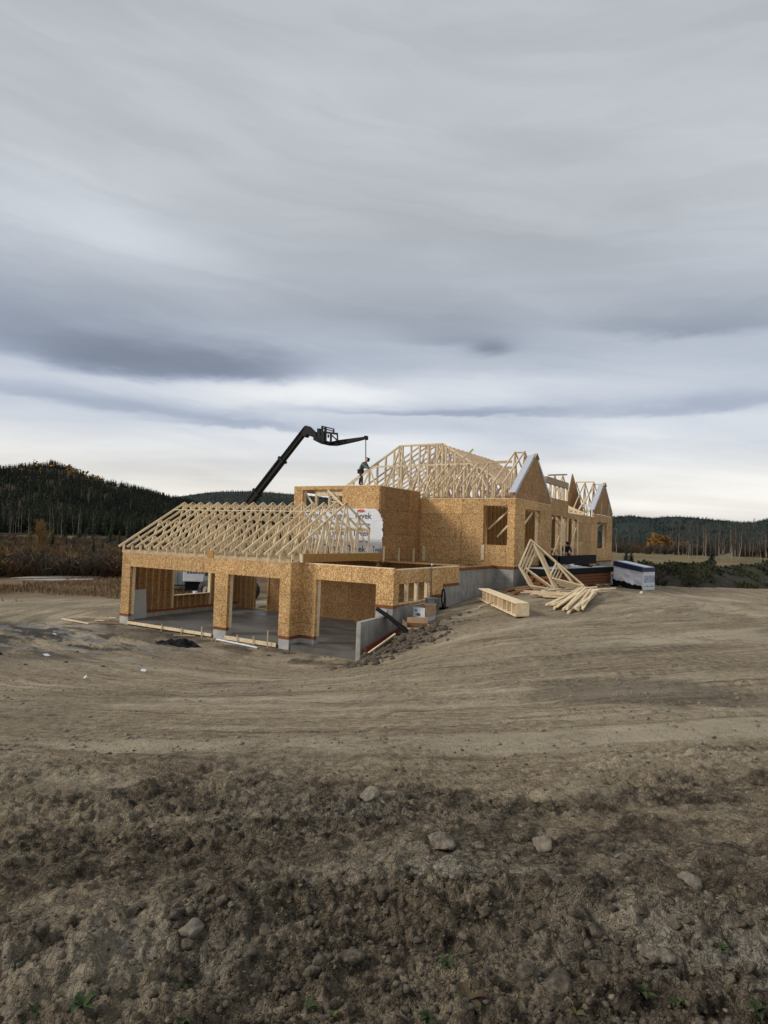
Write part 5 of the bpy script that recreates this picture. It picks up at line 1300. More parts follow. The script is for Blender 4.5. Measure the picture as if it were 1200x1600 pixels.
# ------------------------------------------------------------------ vegetation
class Acc:
    """accumulates quads as numpy blocks"""
    def __init__(s): s.V = []; s.F = []; s.M = []; s.n = 0
    def add(s, V_, F_, mi=0):
        s.V.append(V_); s.F.append(F_+s.n); s.M.append(np.full(len(F_), mi) if np.isscalar(mi) else mi); s.n += len(V_)
    def build(s, name, mats, parent=None): return np_mesh(name, np.concatenate(s.V), np.concatenate(s.F), mats, parent, np.concatenate(s.M))
def conifer_np(h, rad, layers, blades, rg, trunk=True):
    V_ = []; F_ = []; n = 0
    for k in range(layers):
        t_ = (k+.3)/layers; z = h*(.08+.90*t_); r_ = rad*(1-t_)**.85*(1+rg.uniform(-.22, .22))+.02*h*.3
        nb = max(3, int(blades*(1-.5*t_)))
        a0 = rg.uniform(0, 6.28)
        for b_ in range(nb):
            a = a0+6.283*b_/nb+rg.uniform(-.25, .25); rr_ = r_*rg.uniform(.7, 1.15); wd = 3.3*rr_/nb*rg.uniform(.8, 1.3)
            ca, sa = math.cos(a), math.sin(a); dz_ = -rr_*.30; th = h/layers*.75
            V_ += [(0, 0, z+th), (ca*rr_*.55-sa*wd*.5, sa*rr_*.55+ca*wd*.5, z+dz_*.3), (ca*rr_, sa*rr_, z+dz_), (ca*rr_*.55+sa*wd*.5, sa*rr_*.55-ca*wd*.5, z+dz_*.3)]
            F_.append((n, n+1, n+2, n+3)); n += 4
    V_ += [(-.03*rad, 0, h*.9), (.03*rad, 0, h*.9), (.0, .01, h*1.02), (0, -.01, h*1.02)]; F_.append((n, n+1, n+2, n+3)); n += 4
    return np.array(V_), np.array(F_)
def place(V_, x, y, z, s_, rz):
    c_, s2 = math.cos(rz), math.sin(rz)
    return np.stack([x+s_*(V_[:, 0]*c_-V_[:, 1]*s2), y+s_*(V_[:, 0]*s2+V_[:, 1]*c_), z+s_*V_[:, 2]], 1)
def seg_quads(P_, Q_, rp, rq):
    """crossed strips for thin twigs: arrays of start, end, radii"""
    D = Q_-P_; L = np.linalg.norm(D, axis=1, keepdims=True)+1e-9; D = D/L
    A = np.cross(D, np.array([[.31, .2, .93]])); A /= np.linalg.norm(A, axis=1, keepdims=True)+1e-9; B_ = np.cross(D, A)
    out = []; 
    n3 = 3; ring = []
    for k in range(n3):
        an = 2*math.pi*k/n3; ring.append(A*math.cos(an)+B_*math.sin(an))
    V_ = np.concatenate([P_+r_*rp[:, None] for r_ in ring]+[Q_+r_*rq[:, None] for r_ in ring]); n = len(P_); i = np.arange(n)
    F_ = np.concatenate([np.stack([i+k*n, i+((k+1) % 3)*n, i+((k+1) % 3)*n+3*n, i+k*n+3*n], 1) for k in range(3)])
    return V_, F_
def bare_tree(h, rg, spread=.35, nlimb=14, ntw=9, r0=.02, start=.3, up_=.9):
    """trunk strip and twig strips; returns (trunkV,trunkF,twigV,twigF)"""
    n = 7; P_ = [np.array([0., 0, 0])]
    for k in range(n): P_.append(P_[-1]+np.array([rg.uniform(-.02, .02)*h, rg.uniform(-.02, .02)*h, h*.93/n]))
    P_ = np.array(P_); rt = h*r0*(1-np.linspace(0, 1, n+1)*.82)
    tv, tf = seg_quads(P_[:-1], P_[1:], rt[:-1], rt[1:])
    S = []; E_ = []; ra = []; rb_ = []; lS = []; lE = []; la = []; lb_ = []
    for k in range(nlimb):
        t_ = start+(1-start)*(k+rg.uniform(0, .8))/nlimb; t_ = min(.97, t_); f_ = t_*n; i = int(f_); p = P_[i]+(P_[min(i+1, n)]-P_[i])*(f_-i)
        a = rg.uniform(0, 6.28); L = h*spread*(1.05-t_)*rg.uniform(.7, 1.2)+.05*h
        q = p.copy(); d_ = np.array([math.cos(a), math.sin(a), up_+rg.uniform(-.2, .5)]); d_ /= np.linalg.norm(d_)
        pr = q; rr_ = h*r0*.38*(1-t_*.7)
        for s_ in range(3):
            nq = pr+d_*L/3; lS.append(pr); lE.append(nq); la.append(rr_*(1-s_*.28)); lb_.append(rr_*(1-(s_+1)*.28))
            for _ in range(ntw//3):
                b_ = pr+(nq-pr)*rg.uniform(0, 1); td = d_+np.array([rg.uniform(-.9, .9), rg.uniform(-.9, .9), rg.uniform(-.1, .9)]); td /= np.linalg.norm(td)
                e2 = b_+td*L*rg.uniform(.25, .6); S.append(b_); E_.append(e2); ra.append(h*.0030); rb_.append(h*.0014)
                e3 = e2+(td+np.array([rg.uniform(-.7, .7), rg.uniform(-.7, .7), .3]))*L*.15; S.append(b_*.5+e2*.5); E_.append(e3); ra.append(h*.0022); rb_.append(h*.0010)
            pr = nq; d_ = d_+np.array([rg.uniform(-.2, .2), rg.uniform(-.2, .2), .22]); d_ /= np.linalg.norm(d_)
    lv, lf = seg_quads(np.array(lS), np.array(lE), np.array(la), np.array(lb_))
    wv_, wf_ = seg_quads(np.array(S), np.array(E_), np.array(ra), np.array(rb_))
    return np.concatenate([tv, lv]), np.concatenate([tf, lf+len(tv)]), wv_, wf_
def bush_np(rg, n_=46):
    a = rg.uniform(0, 6.28, n_); rr_ = rg.uniform(0, .5, n_); P_ = np.stack([rr_*np.cos(a)*.3, rr_*np.sin(a)*.3, np.zeros(n_)], 1)
    L = rg.uniform(.6, 1.0, n_); Q_ = np.stack([P_[:, 0]+np.cos(a)*rr_*1.1, P_[:, 1]+np.sin(a)*rr_*1.1, L*(1-.5*rr_)], 1)
    v1, f1_ = seg_quads(P_, Q_, np.full(n_, .016), np.full(n_, .006))
    T = Q_-P_; S2 = P_+T*rg.uniform(.4, .9, (n_, 1)); Q2 = S2+np.stack([rg.uniform(-.22, .22, n_), rg.uniform(-.22, .22, n_), rg.uniform(.02, .25, n_)], 1)
    v2, f2_ = seg_quads(S2, Q2, np.full(n_, .022), np.full(n_, .006))
    n3 = n_; S3 = P_+T*rg.uniform(.3, 1.0, (n3, 1)); d3 = rg.uniform(-.022, .022, (n3, 3)); V3 = np.concatenate([S3+d3, S3+np.roll(d3, 1, 1)*1.2+[0, 0, .02], S3-d3+[0, 0, .035], S3-np.roll(d3, 1, 1)]); i = np.arange(n3)
    return np.concatenate([v1, v2, V3]), np.concatenate([f1_, f2_+len(v1), np.stack([i, i+n3, i+2*n3, i+3*n3], 1)+len(v1)+len(v2)])
rg = np.random.default_rng(11)
# -------- hills: real height fields far off, each with its own forest
def hill(name, lb_unused, mat, ground_mat, az0, az1, r0, r1, prof, base, ntree, hrange, lay=5, bl=5, seed=0, clear=None, rows=26, cols=110):
    """prof: list of (azimuth deg, elevation angle deg of skyline); crest at radius r1"""
    pa = np.array([q[0] for q in prof]); pe = np.array([q[1] for q in prof])
    def z_at(az_, r_):
        t_ = (r_-r0)/(r1-r0); crest = np.tan(np.radians(np.interp(az_, pa, pe)))*r1
        s_ = np.where(t_ < 1, sst(t_, -.05, 1.05)**1.0, 1-.35*(t_-1)*2)
        n_ = fbm(az_*.16+seed, r_*.006, 1.0, 4, seed)*.10*np.sin(np.clip(t_, 0, 1)*3.14159)
        return base+(crest-base)*np.clip(s_+n_, -.02, 1.2)
    A, Rr = np.meshgrid(np.linspace(az0, az1, cols), np.concatenate([np.linspace(r0-10, r1, rows), [r1*1.08, r1*1.3, r1*1.6]]), indexing='ij')
    Z = z_at(A, Rr); x = Rr*np.sin(np.radians(A)); y = Rr*np.cos(np.radians(A))
    nc_, nr_ = A.shape; i = np.arange(nc_-1)[:, None]; j = np.arange(nr_-1)[None]; a = i*nr_+j
    o = np_mesh(name, np.stack([x.ravel(), y.ravel(), Z.ravel()], 1), np.stack([a, a+1, a+nr_+1, a+nr_], -1).reshape(-1, 4), ground_mat, smooth=True); tag(o, kind='structure')
    if ntree:
        acc = Acc(); var = [conifer_np(1.0, .27, lay, bl, rg) for _ in range(6)]
        az_ = rg.uniform(az0+.3, az1-.3, ntree); t_ = rg.uniform(0, 1.05, ntree)**.85; r_ = r0+(r1-r0)*t_
        if clear is not None:
            keep = ~clear(az_, t_, rg); az_, r_ = az_[keep], r_[keep]
        zz = z_at(az_, r_); hh = rg.uniform(*hrange, len(az_))*(.8+.4*(fbm(az_*.8, r_*.02, 1, 3, 5)+.5))
        X = r_*np.sin(np.radians(az_)); Y = r_*np.cos(np.radians(az_))
        for q in range(len(az_)):
            V_, F_ = var[q % 6]; acc.add(place(V_, X[q], Y[q], zz[q]-.3, hh[q], q*1.7), F_)
        f = acc.build(name+'_forest', mat); tag(f, 'dark conifer forest covering the '+lb_unused, 'forest', None, 'stuff')
    return z_at
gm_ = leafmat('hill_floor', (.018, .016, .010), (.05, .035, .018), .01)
gm2 = leafmat('far_hill_floor', (.012, .020, .017), (.030, .038, .028), .006)  # slope colour carries the same painted blue of distant air
azd = lambda px, py: (math.degrees(math.atan2(*(lambda d: (d[0], d[1]))(fwd+rgt*(px-600)/FPX-upv*(py-800)/FPX))), math.degrees(math.asin((fwd+rgt*(px-600)/FPX-upv*(py-800)/FPX)[2]/np.linalg.norm(fwd+rgt*(px-600)/FPX-upv*(py-800)/FPX))))
prL = [(-52, 3.2), (-44, 4.6), (-38, 5.0)] + [azd(x, y) for x, y in [(0, 737), (30, 735), (60, 733), (80, 731), (105, 736), (140, 750), (175, 760), (215, 768), (255, 779), (290, 788), (330, 797), (380, 806), (430, 812)]] + [(-8, .6), (-4, .1)]
zL = hill('hill', 'near hill at left', M['forest'], gm_, -52, -4, 340, 900, prL, -5.2, 13000, (4.5, 8.5), 5, 5, 3, clear=lambda a, t_, g: ((t_ > .9) & (a < -21) & (g.uniform(0, 1, len(a)) < .35)) | ((t_ > .72) & (t_ < .82) & (a > -28) & (a < -21.5) & (g.uniform(0, 1, len(a)) < .8)))
prM = [(-30, 1.5)] + [azd(x, y) for x, y in [(250, 783), (285, 775), (330, 769), (360, 768), (395, 768), (440, 771), (500, 776), (560, 784), (640, 797), (720, 806)]] + [(12, .6), (20, .3)]
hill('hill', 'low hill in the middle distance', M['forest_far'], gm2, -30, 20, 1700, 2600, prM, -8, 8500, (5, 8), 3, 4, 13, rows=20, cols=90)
prR = [(8, .6)] + [azd(x, y) for x, y in [(800, 812), (900, 812), (958, 808), (985, 806.5), (1020, 810), (1055, 807), (1090, 810), (1130, 814), (1160, 816.5), (1178, 817), (1200, 811)]] + [(36, 3.0), (44, 3.6), (52, 2.5)]
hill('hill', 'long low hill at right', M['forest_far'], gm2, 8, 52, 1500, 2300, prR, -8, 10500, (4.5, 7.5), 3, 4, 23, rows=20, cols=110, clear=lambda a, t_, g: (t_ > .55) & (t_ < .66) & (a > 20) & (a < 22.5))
# -------- yellow patches on the near hill
acc = Acc()
for q in range(45):
    a = rg.uniform(-33, -23.5); t_ = rg.normal(.78, .03) if q % 2 else rg.normal(.92, .03); r_ = 340+560*t_
    z = float(zL(np.array([a]), np.array([r_]))[0]); n_ = 9; c0 = np.array([r_*math.sin(R(a)), r_*math.cos(R(a)), z+4])
    P_ = c0+rg.normal(0, 1, (n_, 3))*[1.6, 1.6, 2.2]; d1 = rg.normal(0, .9, (n_, 3)); d2 = rg.normal(0, .9, (n_, 3)); i = np.arange(n_)
    acc.add(np.concatenate([P_-d1, P_-d2, P_+d1, P_+d2]), np.stack([i, i+n_, i+2*n_, i+3*n_], 1))
tag(acc.build('autumn_aspens', M['gold']), 'orange and gold aspens scattered near the top of the left hill', 'trees', None, 'stuff')
# -------- forest edge at the foot of the left hill and behind the right field
def conifer_stuff(name, lb, n_, az0, az1, r0, r1, hr, mat, lay=8, bl=6, zf=None, mask=None):
    acc = Acc(); var = [conifer_np(1.0, .19, lay, bl, rg) for _ in range(6)]
    a = rg.uniform(az0, az1, n_); r_ = rg.uniform(r0, r1, n_); X = r_*np.sin(np.radians(a)); Y = r_*np.cos(np.radians(a)); Z = H(X, Y) if zf is None else zf(a, r_)
    for q in range(n_):
        V_, F_ = var[q % 6]; acc.add(place(V_, X[q], Y[q], Z[q]-.2, rg.uniform(*hr), q*1.3), F_)
    return tag(acc.build(name, mat), lb, 'trees', None, 'stuff')
conifer_stuff('forest_edge', 'dark conifers along the foot of the left hill', 900, -42, -10, 345, 410, (8, 15), M['forest'])
conifer_stuff('forest_edge', 'dark conifers behind the brown field at right', 620, 14, 40, 340, 430, (3, 7), M['forest'])
# pale bare aspen thickets as woods
def aspen_stuff(name, lb, n_, az0, az1, r0, r1, hr, nl=9, tw=6, bark='aspen_bark', twig='twig', zf=None):
    acc = Acc(); var = [bare_tree(1.0, rg, .22, nl, tw, .011, .35) for _ in range(5)]
    a = rg.uniform(az0, az1, n_); r_ = rg.uniform(r0, r1, n_); X = r_*np.sin(np.radians(a)); Y = r_*np.cos(np.radians(a)); Z = H(X, Y) if zf is None else zf(a, r_)
    for q in range(n_):
        tv, tf, wv_, wf_ = var[q % 5]; s_ = rg.uniform(*hr)
        acc.add(place(tv, X[q], Y[q], Z[q]-.1, s_, q), tf, 0); acc.add(place(wv_, X[q], Y[q], Z[q]-.1, s_, q), wf_, 1)
    return tag(acc.build(name, [M[bark], M[twig]]), lb, 'trees', None, 'stuff')
aspen_stuff('aspen_wood', 'grey leafless aspens in front of the left forest', 22, -38, -14, 318, 345, (8, 14))
aspen_stuff('aspen_wood', 'leafless poplars behind the field at right', 60, 15, 26, 270, 330, (5, 9), zf=None)
aspen_stuff('aspen_wood', 'brown leafless grove at the far right', 50, 24.5, 38, 140, 220, (5, 8.5), 12, 9)
aspen_stuff('aspen_wood', 'grey aspens climbing the lower slope of the left hill', 30, -36, -16, 430, 560, (9, 13), zf=zL)
# -------- individual trees
def spruce_tree(px, py, z, h_, lb, grp, rad=.22, lay=16, bl=11):
    x, y, _ = gp(px, py, z); z = float(H(x, y)[0])
    e_ = empty('spruce_tree', (x, y, z), rg.uniform(0, 6), lb, 'tree', grp)
    V_, F_ = conifer_np(h_, h_*rad, lay, bl, rg); np_mesh('crown', V_, F_, M['spruce'], e_)
    mb = MB(); mb.tube([(0, 0, -.1), (0, 0, h_*.85)], [h_*.018, h_*.004], 6); mb.build('trunk', M['bark'], e_)
    return e_
SPG = 'young spruces in the brush left of the garage'
for k, (px, py, h_, lb) in enumerate([(46, 860, 5.2, 'dark spruce just left of the tall bare tree'), (80, 858, 5.6, 'dark spruce just right of the tall bare tree'), (103, 864, 4.0, 'broad dark spruce right of the tall bare tree'), (101, 839, 3.6, 'small distant spruce above the broad spruce'),
                                  (124, 846, 4.6, 'narrow distant spruce at the field edge right of centre of the brush'), (145, 878, 5.2, 'tall narrow spruce standing lowest in the brush'), (160, 862, 3.6, 'bushy spruce left of the garage corner'), (172, 852, 4.4, 'round topped spruce near the garage'),
                                  (186, 855, 4.2, 'spruce nearest the garage edge'), (144, 838, 3.0, 'small spruce beside the pale track'), (200, 842, 4.5, 'distant spruce cut by the garage edge'), (133, 836, 2.6, 'tiny spruce at the top of the field')]):
    d_ = (h_*1001/ (py-816.6+.033*(-px) ) ) if 0 else 0
    dist = {860: 110, 858: 112, 864: 95, 839: 190, 846: 150, 878: 80, 862: 100, 852: 130, 855: 120, 838: 200, 842: 170, 836: 210}[py]
    spruce_tree(px, py, -(py-(816.6+.0329*px))/1001*dist, h_*dist/100*.95, lb, SPG)
spruce_tree(978, 893, -2.8, 2.9, 'twin spruce behind the white wrapped pack, left one', 'spruces right of the house', .30)
spruce_tree(986, 893, -2.8, 2.8, 'twin spruce behind the white wrapped pack, right one', 'spruces right of the house', .30)
spruce_tree(1112, 884, -2.8, 3.3, 'single small spruce standing above the dirt berm', 'spruces right of the house', .30)
def leafless(px, py, dist, h_, lb, grp, bark, twig, spread=.35, nl=18, tw=15, r0=.016, start=.25):
    z = -(py-(816.6+.0329*px))/1001*dist; x, y, _ = gp(px, py, z if z < -.3 else -.3); z = float(H(x, y)[0])
    e_ = empty('bare_tree', (x, y, z), rg.uniform(0, 6), lb, 'tree', grp)
    tv, tf, wv_, wf_ = bare_tree(h_, rg, spread, nl, tw, r0, start)
    np_mesh('trunk', tv, tf, M[bark], e_); np_mesh('crown', wv_, wf_, M[twig], e_); return e_
leafless(57, 893, 70, 5.6, 'tall pale leafless tree with a fan of golden twigs left of the garage', None, 'aspen_bark', 'twig_tan', .42, 26, 24, .012, .22)
names_R = [1090, 1098, 1110, 1122, 1129, 1139, 1144, 1149, 1155, 1165, 1176, 1183, 1190, 1197, 1060, 1078, 1104, 1052, 962, 1171]
for k, px in enumerate(names_R):
    h_ = rg.uniform(8, 11.5); dist = 175+rg.uniform(-30, 40)
    if px in (1052, 962): h_ *= 1.15
    leafless(px, 858+px*0.004+ (2 if k % 3 else 6), dist, h_, 'slender pale leafless poplar beyond the field at right', 'pale leafless poplars beyond the right field', 'aspen_bark', 'twig', .16, 9, 9, .009, .45)
names_L = [6, 14, 17, 20, 32, 78, 114, 121, 30, 84, 96, 3]
for k, px in enumerate(names_L):
    leafless(px, 829, 300, rg.uniform(11, 16), 'pale trunked leafless aspen at the dark forest edge left', 'pale aspens at the left forest edge', 'aspen_bark', 'twig', .16, 8, 6, .011, .5)
# gold-leaved tree in the right field
def leafy(px, py, dist, h_, w_, lb, mat, n_=900, grp=None, nm='leafy_tree'):
    z = -(py-(816.6+.0329*px))/1001*dist; x, y, _ = gp(px, py, z if z < -.3 else -.3); z = float(H(x, y)[0])
    e_ = empty(nm, (x, y, z), 0, lb, 'tree', grp)
    tv, tf, wv_, wf_ = bare_tree(h_, rg, .3, 12, 6, .02, .2); np_mesh('trunk', tv, tf, M['bark'], e_)
    cl = rg.normal(0, 1, (18, 3))*[w_*.26, w_*.26, h_*.17]+[0, 0, h_*.58]; c_ = cl[rg.integers(0, 18, n_)]+rg.normal(0, 1, (n_, 3))*h_*.07
    c_[:, 2] = np.abs(c_[:, 2]); s_ = h_*.035; d1 = rg.normal(0, s_, (n_, 3)); d2 = rg.normal(0, s_, (n_, 3)); i = np.arange(n_)
    np_mesh('crown', np.concatenate([c_-d1, c_-d2, c_+d1, c_+d2]), np.stack([i, i+n_, i+2*n_, i+3*n_], 1), M[mat], e_); return e_
GG = 'autumn trees behind the right field'
leafy(1036, 858, 240, 7.0, 7.0, 'brightest golden leaved tree beyond the right field', 'gold', 1400, GG)
leafy(1025, 858, 245, 6.5, 5.5, 'golden tree just left of the brightest one', 'gold', 1000, GG)
leafy(1050, 858, 246, 5.6, 5.0, 'golden tree just right of the brightest one', 'gold', 900, GG)
leafy(1068, 859, 250, 5.0, 4.6, 'dull orange tree right of the golden trees', 'twig_tan', 900, GG)
# -------- brush: red willow and grey shrubs
def brush(name, lb, n_, az0, az1, r0, r1, hr, mats, seed, zf=None):
    g = np.random.default_rng(seed); acc = Acc(); var = [bush_np(g) for _ in range(6)]
    a = g.uniform(az0, az1, n_); r_ = r0*(r1/r0)**g.uniform(0, 1, n_); X = r_*np.sin(np.radians(a)); Y = r_*np.cos(np.radians(a)); Z = H(X, Y)
    dn = fbm(X, Y, .03, 3, seed)
    for q in range(n_):
        if dn[q] < -.22 and g.uniform() < .8: continue
        V_, F_ = var[q % 6]; s_ = g.uniform(*hr)*(1+.8*dn[q]); acc.add(place(V_*[1.25, 1.25, 1], X[q], Y[q], Z[q]-.05, s_, q), F_, (q*7) % len(mats))
    return tag(acc.build(name, [M[m_] for m_ in mats]), lb, 'shrubs', None, 'stuff')
brush('shrub_thicket', 'reddish brown willow brush left of the garage', 1900, -37, -15, 68, 175, (.9, 2.2), ['willow', 'willow2', 'willow', 'twig', 'willow2', 'twig_tan'], 5)
brush('shrub_thicket', 'scattered low brush across the distant left field', 200, -37, -12, 170, 300, (1.0, 2.2), ['willow2', 'willow', 'bark'], 6)
brush('shrub_thicket', 'brush at the foot of the woods beyond the right field', 520, 14, 38, 215, 330, (2.0, 4.2), ['willow2', 'willow', 'bark', 'twig'], 8)
# -------- tufted reddish grass in the near left field, tan grass in the right field
def grass(name, lb, n_, az0, az1, r0, r1, hr, mat, seed):
    g = np.random.default_rng(seed); a = g.uniform(az0, az1, n_); r_ = np.sqrt(g.uniform(r0**2, r1**2, n_)); X = r_*np.sin(np.radians(a)); Y = r_*np.cos(np.radians(a))
    k_ = fbm(X, Y, .12, 4, seed) > -.12; X, Y = X[k_], Y[k_]; n_ = len(X); Z = Hfull(X, Y)[0]
    P_ = np.stack([X, Y, Z], 1); h_ = g.uniform(*hr, n_); an = g.uniform(0, 6.28, n_); w_ = h_*.16; ax_ = np.stack([np.cos(an), np.sin(an), np.zeros(n_)], 1)*w_[:, None]
    T = P_+np.stack([g.uniform(-.4, .4, n_)*h_, g.uniform(-.4, .4, n_)*h_, h_], 1); i = np.arange(n_)
    return tag(np_mesh(name, np.concatenate([P_-ax_, P_+ax_, T+ax_*.15, T-ax_*.15]), np.stack([i, i+n_, i+2*n_, i+3*n_], 1), M[mat]), lb, 'grass', None, 'stuff')
grass('dry_grass', 'tufted reddish brown grass left of the garage', 22000, -38, -14, 46, 72, (.08, .26), 'dry_grass', 3)
# pale gravel strips on the left
def strip(name, poly, z_, mat):
    c_ = np.mean(np.array([gp(x, y, z_)[:2] for x, y in poly]), 0)
    mb = MB(); top = []
    for x, y in poly:
        p = gp(x, y, z_); top.append((p[0], p[1], h1(p[0], p[1])+.10))
    n = len(top); mb.quad(*top)
    for i in range(n): j = (i+1) % n; mb.quad(top[i], top[j], (top[j][0]*1.0, top[j][1], top[j][2]-.5), (top[i][0], top[i][1], top[i][2]-.5))
    return tag(mb.build(name, mat), kind='structure')
gv = simple('pale_gravel', (.36, .31, .25), .95, var=.25, sc=3)
strip('gravel_path', [(16, 904.5), (60, 901.5), (110, 900.2), (150, 899), (196, 894.5), (196, 898.5), (150, 902.5), (100, 903.5), (55, 905)], -4.95, gv)
strip('gravel_path', [(24, 908), (80, 905.8), (145, 904.5), (146, 906.5), (85, 908.3)], -4.95, gv)
# -------- fence of pale posts and rails in the right field
e_ = None
fx = [(px, 863.5+.004*(px-1060)) for px in range(1092, 1240, 12)]
f0 = gp(*fx[0], -3.0); e_ = empty('field_fence', (f0[0], f0[1], float(H(f0[0], f0[1])[0])), 0, 'pale post and rail fence across the far right field', 'fence')
pr_ = None
for px, py in fx:
    p = gp(px, py, -3.0); z = float(H(p[0], p[1])[0]); k_ = .9
    q = (p[0]-f0[0], p[1]-f0[1], z-float(H(f0[0], f0[1])[0]))
    mb = MB(); mb.box(q[0]-.09, q[0]+.09, q[1]-.09, q[1]+.09, q[2]-.2, q[2]+1.5); mb.build('post', M['sheet_grey'], e_)
    if pr_:
        for hh in (.7, 1.3):
            mb = MB(); mb.bar((pr_[0], pr_[1]-.1, pr_[2]+hh), (q[0], q[1]-.1, q[2]+hh), .12, .06); mb.build('rail', M['sheet_grey'], e_)
    pr_ = q
# -------- berm of dark topsoil at right with weeds
def berm():
    P0 = np.array([15.9, 40.6]); P1 = np.array([40, 50.0]); n_, m_ = 260, 46
    s_ = np.linspace(0, 1, n_)[:, None]; t_ = np.linspace(-1, 1, m_)[None]
    d_ = (P1-P0)/np.linalg.norm(P1-P0); nn = np.array([-d_[1], d_[0]])
    X = P0[0]+(P1-P0)[0]*s_+nn[0]*t_*3.0; Y = P0[1]+(P1-P0)[1]*s_+nn[1]*t_*3.0
    env = np.clip(1-np.abs(t_)**1.6, 0, 1)*sst(s_, 0, .05)
    hh = 1.05+.75*sst(s_, .25, .75)+.35*fbm(X, Y, .35, 3, 7)
    Z = H(X.ravel(), Y.ravel()).reshape(X.shape)-.06+env*hh*(1+.35*fbm(X, Y, 1.1, 4, 9))+env*.28*np.abs(fbm(X, Y, 2.6, 4, 10))
    V_ = np.stack([X, Y, Z], -1).reshape(-1, 3); i = np.arange(n_-1)[:, None]; j = np.arange(m_-1)[None]; a = i*m_+j
    mt, tt, bb = new_mat('topsoil'); n2_ = tt.noise(wpos(tt), 3.5, 8, .7); c_ = tt.mix(tt.ss(n2_, .3, .72), (.011, .009, .006), (.048, .036, .024)); c_ = tt.mix(tt.ss(tt.noise(wpos(tt), 1.1, 6, .7), .48, .62, 0, .8), c_, (.028, .034, .013))
    tt.put(bb.inputs['Base Color'], c_); bb.inputs['Roughness'].default_value = .95; tt.put(bb.inputs['Normal'], tt.bump(n2_, .8, .08))
    o = np_mesh('soil_berm', V_, np.stack([a, a+m_, a+m_+1, a+1], -1).reshape(-1, 4), mt, smooth=True); tag(o, kind='structure')
    # weeds
    g = np.random.default_rng(4); k = 14000; idx = g.integers(0, len(V_), k); P_ = V_[idx]+g.uniform(-.12, .12, (k, 3))*[1, 1, .2]
    ok = fbm(P_[:, 0], P_[:, 1], .8, 3, 77) > -.12; P_ = P_[ok]; k = len(P_)
    h_ = g.uniform(.05, .22, k); an = g.uniform(0, 6.28, k); ax_ = np.stack([np.cos(an), np.sin(an), np.zeros(k)], 1)*(h_*.35)[:, None]
    T = P_+np.stack([g.uniform(-.5, .5, k)*h_, g.uniform(-.5, .5, k)*h_, h_], 1); i = np.arange(k)
    tag(np_mesh('berm_weeds', np.concatenate([P_-ax_*.4, P_+ax_*.4, T+ax_, T-ax_]), np.stack([i, i+k, i+2*k, i+3*k], 1), M['berm_weed']), 'dark green weeds growing over the soil berm', 'weeds', None, 'stuff')
berm()
# ------------------------------------------------------------------ clods and stones
def rock_np(rg_, sub=2, amp=.32, flat=.7):
    import bmesh
    bm = bmesh.new(); bmesh.ops.create_icosphere(bm, subdivisions=sub, radius=1.0); bm.faces.ensure_lookup_table()
    V_ = np.array([v.co[:] for v in bm.verts]); F_ = np.array([[v.index for v in f.verts] for f in bm.faces]); bm.free()
    o = rg_.uniform(0, 50, 3)
    n_ = fbm(V_[:, 0]+o[0], V_[:, 1]+V_[:, 2]*.7+o[1], 1.1, 4, 3, .6)+fbm(V_[:, 2]+o[2], V_[:, 0]-V_[:, 1]+o[0], 1.3, 4, 8, .6)
    for _ in range(12):          # knock flat facets off it
        nn = rg_.normal(0, 1, 3); nn /= np.linalg.norm(nn); dd = V_@nn; lim = rg_.uniform(.5, .82); V_ = V_-np.outer(np.maximum(0, dd-lim)*.9, nn)
    V_ = V_*(1+amp*n_)[:, None]*[1, rg_.uniform(.7, 1.0), flat*rg_.uniform(.8, 1.1)]
    return V_, F_
rgc = np.random.default_rng(21)
def scatter(name, lb, n_, mat, smin, smax, rmin, rmax, density, power=2.2, azm=36, sub=1, seed=0, sink=.35):
    g = np.random.default_rng(seed); var = [rock_np(g, sub) for _ in range(12)]
    a = np.radians(g.uniform(-azm, azm, n_)); r_ = rmin*(rmax/rmin)**g.uniform(0, 1, n_); X = r_*np.sin(a); Y = r_*np.cos(a)
    k_ = density(X, Y) > g.uniform(0, 1, n_); X, Y = X[k_], Y[k_]; n_ = len(X); Z = Hfull(X, Y)[0]
    s_ = smin*(smax/smin)**(g.uniform(0, 1, n_)**power)
    Vs = []; Fs = []; off = 0
    for v_ in range(12):
        idx = np.arange(v_, n_, 12); Vb, Fb = var[v_]; m_ = len(idx)
        if not m_: continue
        th = g.uniform(0, 6.28, m_); c_, s2 = np.cos(th)[:, None], np.sin(th)[:, None]
        x = (Vb[None, :, 0]*c_-Vb[None, :, 1]*s2)*s_[idx, None]+X[idx, None]; y = (Vb[None, :, 0]*s2+Vb[None, :, 1]*c_)*s_[idx, None]+Y[idx, None]
        z = Vb[None, :, 2]*s_[idx, None]+Z[idx, None]+s_[idx, None]*(.5-sink)*.4
        Vs.append(np.stack([x, y, z], -1).reshape(-1, 3)); Fs.append((Fb[None]+(np.arange(m_)*len(Vb))[:, None, None]).reshape(-1, 3)+off); off += m_*len(Vb)
    o = np_mesh(name, np.concatenate(Vs), np.concatenate(Fs), mat, smooth=True); return tag(o, lb, 'clods', None, 'stuff')
roughd = lambda x, y: (1-sst(y, 5.2, 8.0))*np.clip(.45+1.6*fbm(x, y, .8, 4, 201), .05, 1)
furrow = lambda x, y: np.exp(-((y-(2.95+.22*np.sin(x*.9+1)))/.33)**2)*np.clip(.75+1.2*fbm(x, y, 1.1, 3, 205), 0, 1)
scatter('dirt_clods', 'dark clods strewn over the broken foreground soil', 16000, M['clod'], .004, .028, 1.6, 8.5, roughd, 3.0, seed=1)
scatter('dirt_clods', 'larger dark clods along the furrow close to the camera', 3600, M['clod'], .006, .050, 1.9, 4.5, furrow, 2.8, sub=2, seed=2)
